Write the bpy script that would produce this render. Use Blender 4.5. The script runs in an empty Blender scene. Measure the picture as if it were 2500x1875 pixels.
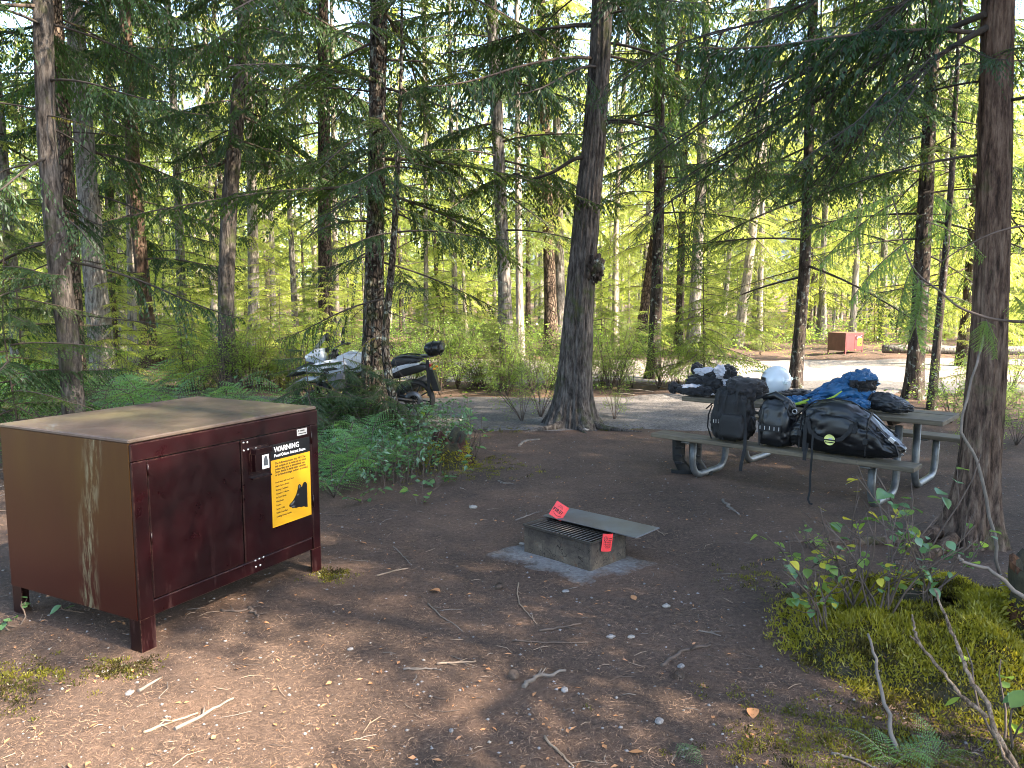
import bpy, math, random
import numpy as np
from mathutils import Vector, Matrix, Euler

R = math.radians
random.seed(11)
rng = np.random.default_rng(11)
scene = bpy.context.scene
COL = scene.collection

# ------------------------------------------------------------------ camera, sky, sun, exposure
CAM_H, PITCH, FPX = 1.839, 0.1113, 1901.4          # metres, radians, focal length for a 2500 px wide frame
cam_d = bpy.data.cameras.new('camera')
cam = bpy.data.objects.new('camera', cam_d)
COL.objects.link(cam)
cam.location = (0, 0, CAM_H)
cam.rotation_euler = (math.pi / 2 - PITCH, 0, 0)
cam_d.sensor_width = 36
cam_d.lens = 36 * FPX / 2500
cam_d.clip_start = 0.05
cam_d.clip_end = 5000
scene.camera = cam

SUN_ELEV = R(40)
SUN_DIR = Vector((0.90 * math.cos(SUN_ELEV), -0.436 * math.cos(SUN_ELEV), math.sin(SUN_ELEV))).normalized()
world = bpy.data.worlds.new('World')
scene.world = world
world.use_nodes = True
wn = world.node_tree
sky = wn.nodes.new('ShaderNodeTexSky')
sky.sky_type = 'NISHITA'
sky.sun_disc = False
sky.sun_elevation = SUN_ELEV
sky.sun_rotation = math.atan2(SUN_DIR.x, SUN_DIR.y)
sky.air_density = 1.0
sky.dust_density = 1.2
sky.ozone_density = 1.0
bg = wn.nodes['Background']
bg.inputs['Strength'].default_value = 0.15
wn.links.new(sky.outputs[0], bg.inputs['Color'])
sun_d = bpy.data.lights.new('sun', 'SUN')
sun_d.energy = 5.0
sun_d.angle = R(0.55)
sun_d.color = (1.0, 0.85, 0.67)
sun = bpy.data.objects.new('sun', sun_d)
COL.objects.link(sun)
sun.rotation_euler = SUN_DIR.to_track_quat('Z', 'Y').to_euler()
sun.location = (20, -10, 20)

vs = scene.view_settings
vs.view_transform = 'Standard'
vs.look = 'None'
vs.exposure = 2.85
vs.gamma = 1.0
vs.use_curve_mapping = False
scene.cycles.use_denoising = True
scene.cycles.pixel_filter_type = 'BLACKMAN_HARRIS'
scene.cycles.filter_width = 1.0
scene.cycles.max_bounces = 8
scene.cycles.diffuse_bounces = 5
scene.cycles.glossy_bounces = 3
scene.cycles.transmission_bounces = 6
scene.cycles.sample_clamp_indirect = 6

# ------------------------------------------------------------------ small tools
K = 2500 / 2212.0
_c, _s = math.cos(PITCH), math.sin(PITCH)


def ray(px, py):
    X = (px - 1250) / FPX
    Y = (937.5 - py) / FPX
    return X, _c + Y * _s, -_s + Y * _c


def gnd(px, py, z=0.0):
    """ground point seen at a photograph pixel (2500 wide)"""
    x, y, w = ray(px, py)
    t = (z - CAM_H) / w
    return x * t, y * t


def at(px, py, depth):
    x, y, w = ray(px, py)
    t = depth / y
    return np.array((x * t, depth, CAM_H + w * t))


def hash3(ix, iy, iz, seed):
    n = (ix.astype(np.int64) * 73856093) ^ (iy.astype(np.int64) * 19349663) ^ (iz.astype(np.int64) * 83492791) ^ (seed * 2654435761 & 0x7fffffff)
    n = (n ^ (n >> 13)) * 1274126177 & 0x7fffffff
    n = (n ^ (n >> 16)) & 0xffff
    return n / 65535.0


def vnoise(p, freq=1.0, seed=0):
    p = np.asarray(p, float) * freq
    if p.shape[1] == 2:
        p = np.column_stack([p, np.zeros(len(p))])
    i = np.floor(p)
    f = p - i
    f = f * f * (3 - 2 * f)
    i = i.astype(np.int64)
    out = 0
    for dx in (0, 1):
        for dy in (0, 1):
            for dz in (0, 1):
                w = (f[:, 0] if dx else 1 - f[:, 0]) * (f[:, 1] if dy else 1 - f[:, 1]) * (f[:, 2] if dz else 1 - f[:, 2])
                out = out + w * hash3(i[:, 0] + dx, i[:, 1] + dy, i[:, 2] + dz, seed)
    return out * 2 - 1


def fbm(p, freq, seed, oct=3):
    a, o = 1.0, 0
    for k in range(oct):
        o = o + a * vnoise(p, freq * 2 ** k, seed + k)
        a *= 0.5
    return o


def norm(a):
    return a / (np.linalg.norm(a, axis=-1, keepdims=True) + 1e-9)


class MB:
    """collects geometry, builds one mesh"""

    def __init__(self):
        self.ch = []
        self.n = 0

    def add(self, v, f, m=0, smooth=False):
        v = np.asarray(v, float).reshape(-1, 3)
        f = np.asarray(f, int)
        self.ch.append((v, f + self.n, m, smooth))
        self.n += len(v)
        return self

    def box(self, c, size, m=0, rot=None, taper=None):
        x, y, z = [s / 2 for s in size]
        v = np.array([(a * x, b * y, d * z) for d in (-1, 1) for b in (-1, 1) for a in (-1, 1)], float)
        if taper:
            v[4:, 0] *= taper[0]
            v[4:, 1] *= taper[1]
        if rot is not None:
            v = v @ np.array(Euler(rot).to_matrix()).T
        v += np.array(c)
        f = [(0, 2, 3, 1), (4, 5, 7, 6), (0, 1, 5, 4), (2, 6, 7, 3), (0, 4, 6, 2), (1, 3, 7, 5)]
        return self.add(v, f, m)

    def rbox(self, c, size, r=0.01, m=0, rot=None):
        """box with bevelled edges"""
        x, y, z = [s / 2 for s in size]
        r = min(r, x * .9, y * .9, z * .9)
        bm = []
        for sx in (-1, 1):
            for sy in (-1, 1):
                for sz in (-1, 1):
                    bm += [(sx * (x - r), sy * (y - r), sz * z), (sx * (x - r), sy * y, sz * (z - r)), (sx * x, sy * (y - r), sz * (z - r))]
        v = np.array(bm, float)
        idx = {}
        k = 0
        for sx in (-1, 1):
            for sy in (-1, 1):
                for sz in (-1, 1):
                    idx[sx, sy, sz] = k
                    k += 3
        F = []
        g = lambda a, b, d, o: idx[a, b, d] + o
        for s in (-1, 1):
            F.append([g(-1, -1, s, 0), g(1, -1, s, 0), g(1, 1, s, 0), g(-1, 1, s, 0)])
            F.append([g(-1, s, -1, 1), g(1, s, -1, 1), g(1, s, 1, 1), g(-1, s, 1, 1)])
            F.append([g(s, -1, -1, 2), g(s, 1, -1, 2), g(s, 1, 1, 2), g(s, -1, 1, 2)])
        for a in (-1, 1):
            for b in (-1, 1):
                F.append([g(-1, a, b, 0), g(1, a, b, 0), g(1, a, b, 1), g(-1, a, b, 1)])
                F.append([g(a, -1, b, 0), g(a, 1, b, 0), g(a, 1, b, 2), g(a, -1, b, 2)])
                F.append([g(a, b, -1, 1), g(a, b, 1, 1), g(a, b, 1, 2), g(a, b, -1, 2)])
        T = [[g(a, b, d, 0), g(a, b, d, 1), g(a, b, d, 2)] for a in (-1, 1) for b in (-1, 1) for d in (-1, 1)]
        if rot is not None:
            v = v @ np.array(Euler(rot).to_matrix()).T
        v += np.array(c)
        # orient outwards
        cen = np.array(c)

        def fix(fs):
            o = []
            for q in fs:
                p = v[q]
                nrm = np.cross(p[1] - p[0], p[2] - p[0])
                o.append(q if np.dot(nrm, p.mean(0) - cen) > 0 else q[::-1])
            return o
        n0 = self.n
        self.add(v, fix(F), m)
        self.ch.append((np.zeros((0, 3)), np.array(fix(T)) + n0, m, False))
        return self

    def tube(self, pts, rad, n=6, m=0, smooth=True, cap=True, flat=None):
        P = np.asarray(pts, float)
        k = len(P)
        rad = np.broadcast_to(np.asarray(rad, float), (k,))
        T = np.gradient(P, axis=0)
        T /= np.linalg.norm(T, axis=1)[:, None] + 1e-9
        ref = np.array((0, 0, 1.0)) if abs(T[:, 2]).mean() < .8 else np.array((1.0, 0, 0))
        A = np.cross(T, ref)
        A /= np.linalg.norm(A, axis=1)[:, None] + 1e-9
        if k > 3:                                   # carry one frame along so that bends do not pinch
            a0 = A[0] if np.linalg.norm(A[0]) > .5 else norm(np.cross(T[0], np.array((.3, .9, .2))))
            for q in range(k):
                a0 = a0 - np.dot(a0, T[q]) * T[q]
                a0 = a0 / (np.linalg.norm(a0) + 1e-9)
                A[q] = a0
        B = np.cross(T, A)
        th = np.arange(n) * 2 * math.pi / n
        fa, fb = (1, 1) if flat is None else flat
        V = P[:, None] + rad[:, None, None] * (fa * np.cos(th)[None, :, None] * A[:, None] + fb * np.sin(th)[None, :, None] * B[:, None])
        i, j = np.meshgrid(np.arange(k - 1), np.arange(n), indexing='ij')
        a = i * n + j
        b = i * n + (j + 1) % n
        F = np.stack([a, b, b + n, a + n], -1).reshape(-1, 4)
        n0 = self.n
        self.add(V.reshape(-1, 3), F, m, smooth)
        if cap and n <= 12:
            if n == 4:
                self.ch.append((np.zeros((0, 3)), np.array([[3, 2, 1, 0], [(k - 1) * n + q for q in range(4)]]) + n0, m, False))
            else:
                tri = [[0, q + 1, q] for q in range(1, n - 1)] + [[(k - 1) * n, (k - 1) * n + q, (k - 1) * n + q + 1] for q in range(1, n - 1)]
                if tri:
                    self.ch.append((np.zeros((0, 3)), np.array(tri) + n0, m, False))
        elif cap:
            self.add(np.vstack([V[0].mean(0), V[-1].mean(0)]), np.zeros((0, 3), int), m)
            c0, c1 = self.n - 2, self.n - 1
            tri = [[c0, n0 + (q + 1) % n, n0 + q] for q in range(n)] + [[c1, n0 + (k - 1) * n + q, n0 + (k - 1) * n + (q + 1) % n] for q in range(n)]
            self.ch.append((np.zeros((0, 3)), np.array(tri), m, False))
        return self

    def lathe(self, prof, n=20, m=0, c=(0, 0, 0), smooth=True, scale=(1, 1, 1), axis='z'):
        prof = np.asarray(prof, float)
        th = np.arange(n) * 2 * math.pi / n
        V = np.stack([prof[:, None, 0] * np.cos(th), prof[:, None, 0] * np.sin(th), np.repeat(prof[:, 1:2], n, 1)], -1) * np.array(scale)
        if axis == 'y':
            V = V[..., [0, 2, 1]]
        elif axis == 'x':
            V = V[..., [2, 0, 1]]
        V = V + np.array(c)
        k = len(prof)
        i, j = np.meshgrid(np.arange(k - 1), np.arange(n), indexing='ij')
        a = i * n + j
        b = i * n + (j + 1) % n
        F = np.stack([a, b, b + n, a + n], -1).reshape(-1, 4)
        if axis == 'y':
            F = F[:, ::-1]
        return self.add(V.reshape(-1, 3), F, m, smooth)

    def grid(self, V, m=0, smooth=True, wrapu=False, wrapv=False, mats=None):
        """V: (a,b,3)"""
        a, b = V.shape[:2]
        i, j = np.meshgrid(np.arange(a if wrapu else a - 1), np.arange(b if wrapv else b - 1), indexing='ij')
        i2, j2 = (i + 1) % a, (j + 1) % b
        F = np.stack([i * b + j, i2 * b + j, i2 * b + j2, i * b + j2], -1).reshape(-1, 4)
        if mats is None:
            return self.add(V.reshape(-1, 3), F, m, smooth)
        n0 = self.n
        self.add(V.reshape(-1, 3), np.zeros((0, 4), int), m, smooth)
        mats = np.asarray(mats).reshape(-1)
        for mm in np.unique(mats):
            self.ch.append((np.zeros((0, 3)), F[mats == mm] + n0, int(mm), smooth))
        return self

    def prism(self, poly, y0, y1, m=0, plane='xz'):
        """extrude a polygon given in a plane"""
        p = np.asarray(poly, float)
        n = len(p)

        def lift(y):
            if plane == 'xz':
                return np.column_stack([p[:, 0], np.full(n, y), p[:, 1]])
            if plane == 'xy':
                return np.column_stack([p[:, 0], p[:, 1], np.full(n, y)])
            return np.column_stack([np.full(n, y), p[:, 0], p[:, 1]])
        n0 = self.n
        self.add(np.vstack([lift(y0), lift(y1)]), [[q, (q + 1) % n, n + (q + 1) % n, n + q] for q in range(n)], m)
        self.ngons = getattr(self, 'ngons', [])
        self.ngons.append(([n0 + q for q in range(n)][::-1], m))
        self.ngons.append(([n0 + n + q for q in range(n)], m))
        return self

    def arrays(self):
        V = np.vstack([c[0] for c in self.ch])
        return V, [(c[1], c[2], c[3]) for c in self.ch if len(c[1])]

    def mesh(self, name, mats):
        V = np.vstack([c[0] for c in self.ch])
        loops, starts, tot, mi, sm = [], [], [], [], []
        pos = 0
        for c in self.ch:
            f = c[1]
            if not len(f):
                continue
            k = f.shape[1]
            loops.append(f.reshape(-1))
            starts.append(pos + np.arange(len(f)) * k)
            pos += f.size
            mi.append(np.full(len(f), c[2]))
            sm.append(np.full(len(f), c[3]))
        for g, m in getattr(self, 'ngons', []):
            loops.append(np.array(g))
            starts.append(np.array([pos]))
            pos += len(g)
            mi.append(np.array([m]))
            sm.append(np.array([False]))
        loops = np.concatenate(loops)
        starts = np.concatenate(starts)
        me = bpy.data.meshes.new(name)
        me.vertices.add(len(V))
        me.vertices.foreach_set('co', V.astype(np.float32).ravel())
        me.loops.add(len(loops))
        me.loops.foreach_set('vertex_index', loops.astype(np.int32))
        me.polygons.add(len(starts))
        me.polygons.foreach_set('loop_start', starts.astype(np.int32))
        me.polygons.foreach_set('material_index', np.concatenate(mi).astype(np.int32))
        me.polygons.foreach_set('use_smooth', np.concatenate(sm))
        for mt in (mats if isinstance(mats, (list, tuple)) else [mats]):
            me.materials.append(mt)
        me.update(calc_edges=True)
        return me

    def build(self, name, mats, parent=None, loc=None, rot=None):
        return link(name, self.mesh(name, mats), parent, loc, rot)


def link(name, me, parent=None, loc=None, rot=None, scale=None):
    o = bpy.data.objects.new(name, me)
    COL.objects.link(o)
    if parent is not None:
        o.parent = parent
    if loc is not None:
        o.location = loc
    if rot is not None:
        o.rotation_euler = rot
    if scale is not None:
        o.scale = (scale,) * 3 if np.isscalar(scale) else scale
    return o


def tag(o, label, cat, group=None):
    o['label'] = label
    o['category'] = cat
    if group:
        o['group'] = group
    return o


def thing(name, label, cat, loc=(0, 0, 0), rz=0.0, group=None):
    o = bpy.data.objects.new(name, None)
    COL.objects.link(o)
    o.empty_display_size = 0.1
    o.location = loc
    o.rotation_euler = (0, 0, rz)
    return tag(o, label, cat, group)


def copy_tree(o, parent=None):
    c = o.copy()
    COL.objects.link(c)
    if parent is not None:
        c.parent = parent
    for ch in list(o.children):
        copy_tree(ch, c)
    return c


# ------------------------------------------------------------------ materials
def newmat(name):
    m = bpy.data.materials.new(name)
    m.use_nodes = True
    nt = m.node_tree
    nt.nodes.clear()
    out = nt.nodes.new('ShaderNodeOutputMaterial')
    return m, nt, out


def N(nt, kind, **kw):
    n = nt.nodes.new('ShaderNode' + kind)
    for k, v in kw.items():
        if k in n.inputs:
            n.inputs[k].default_value = v
        else:
            setattr(n, k, v)
    return n


def ramp(nt, fac, stops):
    r = nt.nodes.new('ShaderNodeValToRGB')
    e = r.color_ramp.elements
    while len(e) > len(stops):
        e.remove(e[-1])
    while len(e) < len(stops):
        e.new(0.5)
    for q, (p, c) in zip(e, stops):
        q.position = p
        q.color = (*c, 1) if len(c) == 3 else c
    nt.links.new(fac, r.inputs['Fac'])
    return r


def coords(nt, scale=(1, 1, 1), which='Object'):
    tc = nt.nodes.new('ShaderNodeTexCoord')
    mp = nt.nodes.new('ShaderNodeMapping')
    mp.inputs['Scale'].default_value = scale
    nt.links.new(tc.outputs[which], mp.inputs['Vector'])
    return mp.outputs[0]


def mixc(nt, fac, a, b, mode='MIX'):
    m = nt.nodes.new('ShaderNodeMix')
    m.data_type = 'RGBA'
    m.blend_type = mode
    for inp, v in ((m.inputs[0], fac), (m.inputs[6], a), (m.inputs[7], b)):
        if isinstance(v, bpy.types.NodeSocket):
            nt.links.new(v, inp)
        elif np.isscalar(v):
            inp.default_value = v
        else:
            inp.default_value = (*v, 1) if len(v) == 3 else v
    return m.outputs[2]


def noise(nt, vec, scale, detail=4, rough=.6):
    n = N(nt, 'TexNoise')
    n.inputs['Scale'].default_value = scale
    n.inputs['Detail'].default_value = detail
    n.inputs['Roughness'].default_value = rough
    if vec is not None:
        nt.links.new(vec, n.inputs['Vector'])
    return n.outputs['Fac']


def bump(nt, h, strength, dist, nrm=None):
    b = N(nt, 'Bump')
    b.inputs['Strength'].default_value = strength
    b.inputs['Distance'].default_value = dist
    nt.links.new(h, b.inputs['Height'])
    if nrm is not None:
        nt.links.new(nrm, b.inputs['Normal'])
    return b.outputs[0]


def pbsdf(nt, out, col, rough=.6, metal=0.0, nrm=None, spec=.5, coat=0.0, sheen=0.0):
    p = N(nt, 'BsdfPrincipled')
    for key, v in (('Base Color', col), ('Roughness', rough), ('Metallic', metal), ('Specular IOR Level', spec), ('Coat Weight', coat), ('Sheen Weight', sheen)):
        if isinstance(v, bpy.types.NodeSocket):
            nt.links.new(v, p.inputs[key])
        elif np.isscalar(v):
            p.inputs[key].default_value = v
        else:
            p.inputs[key].default_value = (*v, 1)
    if nrm is not None:
        nt.links.new(nrm, p.inputs['Normal'])
    nt.links.new(p.outputs[0], out.inputs['Surface'])
    return p


def plain(name, col, rough=.6, metal=0.0, var=.25, scale=8, bmp=0.0, bscale=60, spec=.5, coat=0.0, sheen=0.0, dark=None):
    m, nt, out = newmat(name)
    v = coords(nt)
    f = noise(nt, v, scale, 4)
    d = dark or tuple(c * (1 - var) for c in col)
    l = tuple(min(1, c * (1 + var)) for c in col)
    cr = ramp(nt, f, [(.3, d), (.7, l)])
    nr = bump(nt, noise(nt, v, bscale, 3), bmp, .01) if bmp else None
    pbsdf(nt, out, cr.outputs[0], rough, metal, nr, spec, coat, sheen)
    return m


def leafmat(name, col, tr, trans=.42, var=.35, gloss=.018, rough=.4, vscale=2.0):
    m, nt, out = newmat(name)
    oi = N(nt, 'ObjectInfo')
    g = N(nt, 'NewGeometry')
    f = noise(nt, g.outputs['Position'], vscale, 3)
    f2 = noise(nt, g.outputs['Position'], 14.0, 2)
    add = N(nt, 'Math', operation='MULTIPLY_ADD')
    nt.links.new(oi.outputs['Random'], add.inputs[0])
    add.inputs[1].default_value = .45
    nt.links.new(f, add.inputs[2])
    ad2 = N(nt, 'Math', operation='MULTIPLY_ADD')
    nt.links.new(f2, ad2.inputs[0])
    ad2.inputs[1].default_value = .4
    nt.links.new(add.outputs[0], ad2.inputs[2])
    lo = tuple(c * (1 - var) for c in col)
    hi = (col[0] * (1 + var * 1.5), col[1] * (1 + var), col[2] * (1 + var * .2))
    a = ramp(nt, ad2.outputs[0], [(.55, lo), (1.25 / 1.3, hi)])
    lo2 = tuple(c * (1 - var) for c in tr)
    hi2 = (tr[0] * (1 + var), tr[1] * (1 + var * .7), tr[2])
    b = ramp(nt, ad2.outputs[0], [(.55, lo2), (1.25 / 1.3, hi2)])
    d = N(nt, 'BsdfDiffuse')
    t = N(nt, 'BsdfTranslucent')
    nt.links.new(a.outputs[0], d.inputs['Color'])
    nt.links.new(b.outputs[0], t.inputs['Color'])
    mx = N(nt, 'MixShader')
    mx.inputs[0].default_value = trans
    nt.links.new(d.outputs[0], mx.inputs[1])
    nt.links.new(t.outputs[0], mx.inputs[2])
    gl = N(nt, 'BsdfGlossy')
    gl.inputs['Roughness'].default_value = rough
    gl.inputs['Color'].default_value = (.9, .95, 1, 1)
    m2 = N(nt, 'MixShader')
    m2.inputs[0].default_value = gloss
    nt.links.new(mx.outputs[0], m2.inputs[1])
    nt.links.new(gl.outputs[0], m2.inputs[2])
    nt.links.new(m2.outputs[0], out.inputs['Surface'])
    return m


def barkmat(name, lo, hi, vs=(1, 1, .2), sc=24, bs=1.0, moss=0.0, flake=False, lichen=0.0):
    m, nt, out = newmat(name)
    v = coords(nt, vs)
    f = noise(nt, v, sc, 5, .7)
    cr = ramp(nt, f, [(.36, tuple(c * .30 for c in lo)), (.48, lo), (.66, hi)])
    col = cr.outputs[0]
    h = f
    if flake:
        vo = N(nt, 'TexVoronoi', feature='DISTANCE_TO_EDGE')
        vo.inputs['Scale'].default_value = 22
        nt.links.new(coords(nt, (1, 1, .35)), vo.inputs['Vector'])
        vr = ramp(nt, vo.outputs['Distance'], [(0, (0, 0, 0)), (.16, (1, 1, 1))])
        col = mixc(nt, .75, col, vr.outputs[0], 'MULTIPLY')
        mm = N(nt, 'Math', operation='ADD')
        nt.links.new(f, mm.inputs[0])
        nt.links.new(vr.outputs[0], mm.inputs[1])
        h = mm.outputs[0]
    wv = coords(nt, (1, 1, 1))
    if lichen:
        lf = ramp(nt, noise(nt, wv, 9, 5, .7), [(.60 - lichen * .12, (0, 0, 0)), (.66 - lichen * .08, (1, 1, 1))])
        col = mixc(nt, lf.outputs[0], col, (.22, .24, .21))
    if moss:
        mf = ramp(nt, noise(nt, wv, 3.0, 4, .65), [(.62 - moss * .3, (0, 0, 0)), (.75 - moss * .2, (1, 1, 1))])
        col = mixc(nt, mf.outputs[0], col, (.045, .055, .018))
    pbsdf(nt, out, col, .9, 0, bump(nt, h, bs, .035), .2)
    return m


M = {}
M['bark_cedar'] = barkmat('bark_cedar', (.056, .047, .041), (.130, .115, .102), moss=.25)
M['bark_red'] = barkmat('bark_red', (.078, .050, .036), (.165, .118, .086), sc=26, moss=.15)
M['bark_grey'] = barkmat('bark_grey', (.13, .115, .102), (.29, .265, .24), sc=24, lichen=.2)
M['bark_fir'] = barkmat('bark_fir', (.06, .045, .035), (.15, .125, .10), vs=(1, 1, .3), sc=16, bs=1.0, moss=.35, flake=True, lichen=.4)
M['bark_brown'] = barkmat('bark_brown', (.09, .064, .047), (.22, .165, .12), vs=(1, 1, .25), sc=20, flake=True)
M['bark_dark'] = barkmat('bark_dark', (.035, .026, .021), (.085, .066, .053), vs=(1, 1, .25), sc=18, moss=.2, lichen=.3)
M['bark_pale'] = barkmat('bark_pale', (.23, .20, .17), (.42, .38, .33), sc=20)  # pale colour carries the sunlight on the far trunks
M['twig'] = plain('twig', (.07, .05, .038), .9, var=.4, scale=10)
M['twig_dark'] = plain('twig_dark', (.030, .023, .018), .9, var=.4, scale=10)
M['twig_grey'] = plain('twig_grey', (.125, .103, .085), .85, var=.35, scale=12)
M['stick_pale'] = plain('stick_pale', (.19, .135, .092), .75, var=.3, scale=14)
M['cedar'] = leafmat('cedar', (.021, .046, .021), (.075, .150, .030), trans=.34)  # darkened to put the shade of the near boughs into the leaf colour
M['hemlock'] = leafmat('hemlock', (.026, .050, .016), (.11, .175, .028), trans=.38, vscale=1.5)  # hemlock leaf darkened in colour for shade on the nearer boughs
M['hem_far'] = leafmat('hem_far', (.100, .148, .044), (.47, .57, .15), trans=.54, var=.6, vscale=.8)  # hemlock leaf brightened, so far crowns carry sunlight in their colour
M['hem_near'] = leafmat('hem_near', (.075, .145, .045), (.22, .36, .07), trans=.5, vscale=4)  # lightened hemlock leaf; sun on the close sprays is in the colour
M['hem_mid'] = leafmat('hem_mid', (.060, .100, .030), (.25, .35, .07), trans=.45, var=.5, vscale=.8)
M['fern'] = leafmat('fern', (.060, .150, .062), (.20, .40, .085), var=.5, vscale=5, gloss=.04)
M['salal'] = leafmat('salal', (.055, .125, .055), (.17, .33, .06), trans=.3, gloss=.06, rough=.35, vscale=4)
M['huckle'] = leafmat('huckle', (.085, .155, .040), (.33, .50, .09), trans=.45, vscale=1.5)
M['yleaf'] = leafmat('yleaf', (.30, .30, .04), (.5, .48, .06), vscale=4)
M['moss'] = leafmat('moss', (.110, .118, .017), (.34, .34, .035), var=.6, trans=.38, gloss=.02, vscale=5)
M['moss_dark'] = leafmat('moss_dark', (.036, .034, .011), (.09, .09, .02), var=.5, trans=.25, gloss=.01, vscale=6)
M['dead_leaf'] = leafmat('dead_leaf', (.26, .145, .085), (.30, .17, .08), trans=.2, vscale=6)
M['dead_needle'] = leafmat('dead_needle', (.30, .12, .05), (.4, .17, .06), trans=.3, vscale=3)
M['needle'] = plain('needle', (.20, .125, .08), .8, var=.5, scale=3)
M['pebble'] = plain('pebble', (.16, .15, .145), .7, var=.5, scale=2.2, bmp=.3)
M['pebble_pale'] = plain('pebble_pale', (.21, .19, .165), .7, var=.25, scale=6)


def mat_ground(ash=False):
    m, nt, out = newmat('ashy_dirt' if ash else 'dirt')
    g = N(nt, 'NewGeometry')
    p = g.outputs['Position']
    a = noise(nt, p, 1.1, 5, .65)
    b = noise(nt, p, 34, 5, .75)
    c = noise(nt, p, 170, 3, .7)
    col = ramp(nt, a, [(.30, (.075, .055, .044)), (.55, (.114, .080, .062)), (.75, (.165, .112, .082))]).outputs[0]
    col = mixc(nt, .8, col, ramp(nt, b, [(.3, (.50, .49, .48)), (.72, (1.45, 1.42, 1.40))]).outputs[0], 'MULTIPLY')
    col = mixc(nt, .7, col, ramp(nt, c, [(.32, (.50, .50, .50)), (.7, (1.5, 1.48, 1.45))]).outputs[0], 'MULTIPLY')
    # reddish needle duff in drifts
    d = ramp(nt, noise(nt, p, .55, 4, .6), [(.50, (0, 0, 0)), (.68, (1, 1, 1))])
    col = mixc(nt, d.outputs[0], col, mixc(nt, .4, col, (.19, .11, .07)))
    if ash:                                          # pale ash trodden into the dirt, strongest where the attribute is high
        at_ = N(nt, 'Attribute', attribute_name='ash')
        s1 = N(nt, 'Math', operation='MULTIPLY_ADD')
        nt.links.new(noise(nt, p, 11, 5, .7), s1.inputs[0])
        s1.inputs[1].default_value = 2.6
        nt.links.new(at_.outputs['Fac'], s1.inputs[2])
        fr_ = ramp(nt, s1.outputs[0], [(.0, (0, 0, 0)), (1.0, (1, 1, 1))])
        mr = N(nt, 'MapRange')
        nt.links.new(s1.outputs[0], mr.inputs[0])
        mr.inputs[1].default_value, mr.inputs[2].default_value = 1.15, 2.1
        ashc = ramp(nt, b, [(.3, (.13, .125, .122)), (.7, (.30, .295, .29))])
        col = mixc(nt, mr.outputs[0], col, ashc.outputs[0])
    h = N(nt, 'Math', operation='ADD')
    nt.links.new(b, h.inputs[0])
    nt.links.new(c, h.inputs[1])
    pbsdf(nt, out, col, .95, 0, bump(nt, h.outputs[0], 1.0, .02), .15)
    return m


def mat_gravel(name, lo, hi):
    m, nt, out = newmat(name)
    g = N(nt, 'NewGeometry')
    p = g.outputs['Position']
    vo = N(nt, 'TexVoronoi')
    vo.inputs['Scale'].default_value = 38
    nt.links.new(p, vo.inputs['Vector'])
    b = noise(nt, p, 1.2, 5, .6)
    col = ramp(nt, b, [(.3, lo), (.7, hi)]).outputs[0]
    bw = N(nt, 'RGBToBW')
    nt.links.new(vo.outputs['Color'], bw.inputs[0])
    col = mixc(nt, .7, col, ramp(nt, bw.outputs[0], [(0.2, (.55, .55, .56)), (.8, (1.4, 1.38, 1.36))]).outputs[0], 'MULTIPLY')
    pbsdf(nt, out, col, .92, 0, bump(nt, vo.outputs['Distance'], .5, .01), .2)
    return m


M['dirt'] = mat_ground()
M['drive'] = mat_gravel('drive', (.075, .070, .068), (.125, .117, .112))
M['road'] = mat_gravel('road', (.16, .138, .122), (.26, .23, .205))
M['concrete'] = None


# ------------------------------------------------------------------ ground
def clearing(x, y):
    """0 inside the trodden campsite, rising to 1 in the woods"""
    d = np.maximum(np.maximum(-2.4 - .12 * y - x, x - 5.2 - .1 * y), np.maximum(y - 10.4, 0 * y))
    return np.clip(d / 2.0, 0, 1)


def road_sd(x, y):
    """signed distance, positive inside the campground road"""
    yc = 19.6 + .012 * (x - 8) ** 2 * np.where(x > 8, 1, .25)
    s = 2.9 - np.abs(y - yc)
    return np.minimum(s, x + 7.0)


def drive_sd(x, y):
    yc = 12.5 + np.clip((x - 3.2) / 4.5, 0, 1) ** 1.3 * 5.5
    half = 1.75 + np.clip((x - 3) / 4, 0, 1) * .9
    return np.minimum(np.minimum(half - np.abs(y - yc), x + 6.5), 11.0 - x)


def H(x, y):
    x = np.atleast_1d(np.asarray(x, float))
    y = np.atleast_1d(np.asarray(y, float))
    p = np.column_stack([x, y])
    k = clearing(x, y)
    flat = np.clip(np.maximum(road_sd(x, y), drive_sd(x, y)) + .6, 0, 1)
    k = k * (1 - flat)
    h = .014 * fbm(p, .9, 3, 3) + k * (.11 * fbm(p, .35, 7, 3) + .035 * fbm(p, 1.7, 9, 2))
    far = np.clip((np.hypot(x, y) - 60) / 200, 0, 1)
    return h + far * far * 6


def hz(x, y):
    return float(H(x, y)[0])


def spaced(a, b, c, lo, hi, step, grow):
    mid = np.arange(b, c + 1e-6, step)
    up, d, q = [], step, c
    while q < hi:
        d *= grow
        q += d
        up.append(q)
    dn, d, q = [], step, b
    while q > lo:
        d *= grow
        q -= d
        dn.append(q)
    return np.concatenate([dn[::-1], mid, up])


gx = spaced(0, -6, 6.5, -420, 420, .075, 1.075)
gy = spaced(0, 1.8, 15, -260, 520, .075, 1.075)
X, Y = np.meshgrid(gx, gy, indexing='ij')
Z = H(X.ravel(), Y.ravel()).reshape(X.shape)
g = MB().grid(np.stack([X, Y, Z], -1)).build('ground', M['dirt'])
g['kind'] = 'structure'


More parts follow.
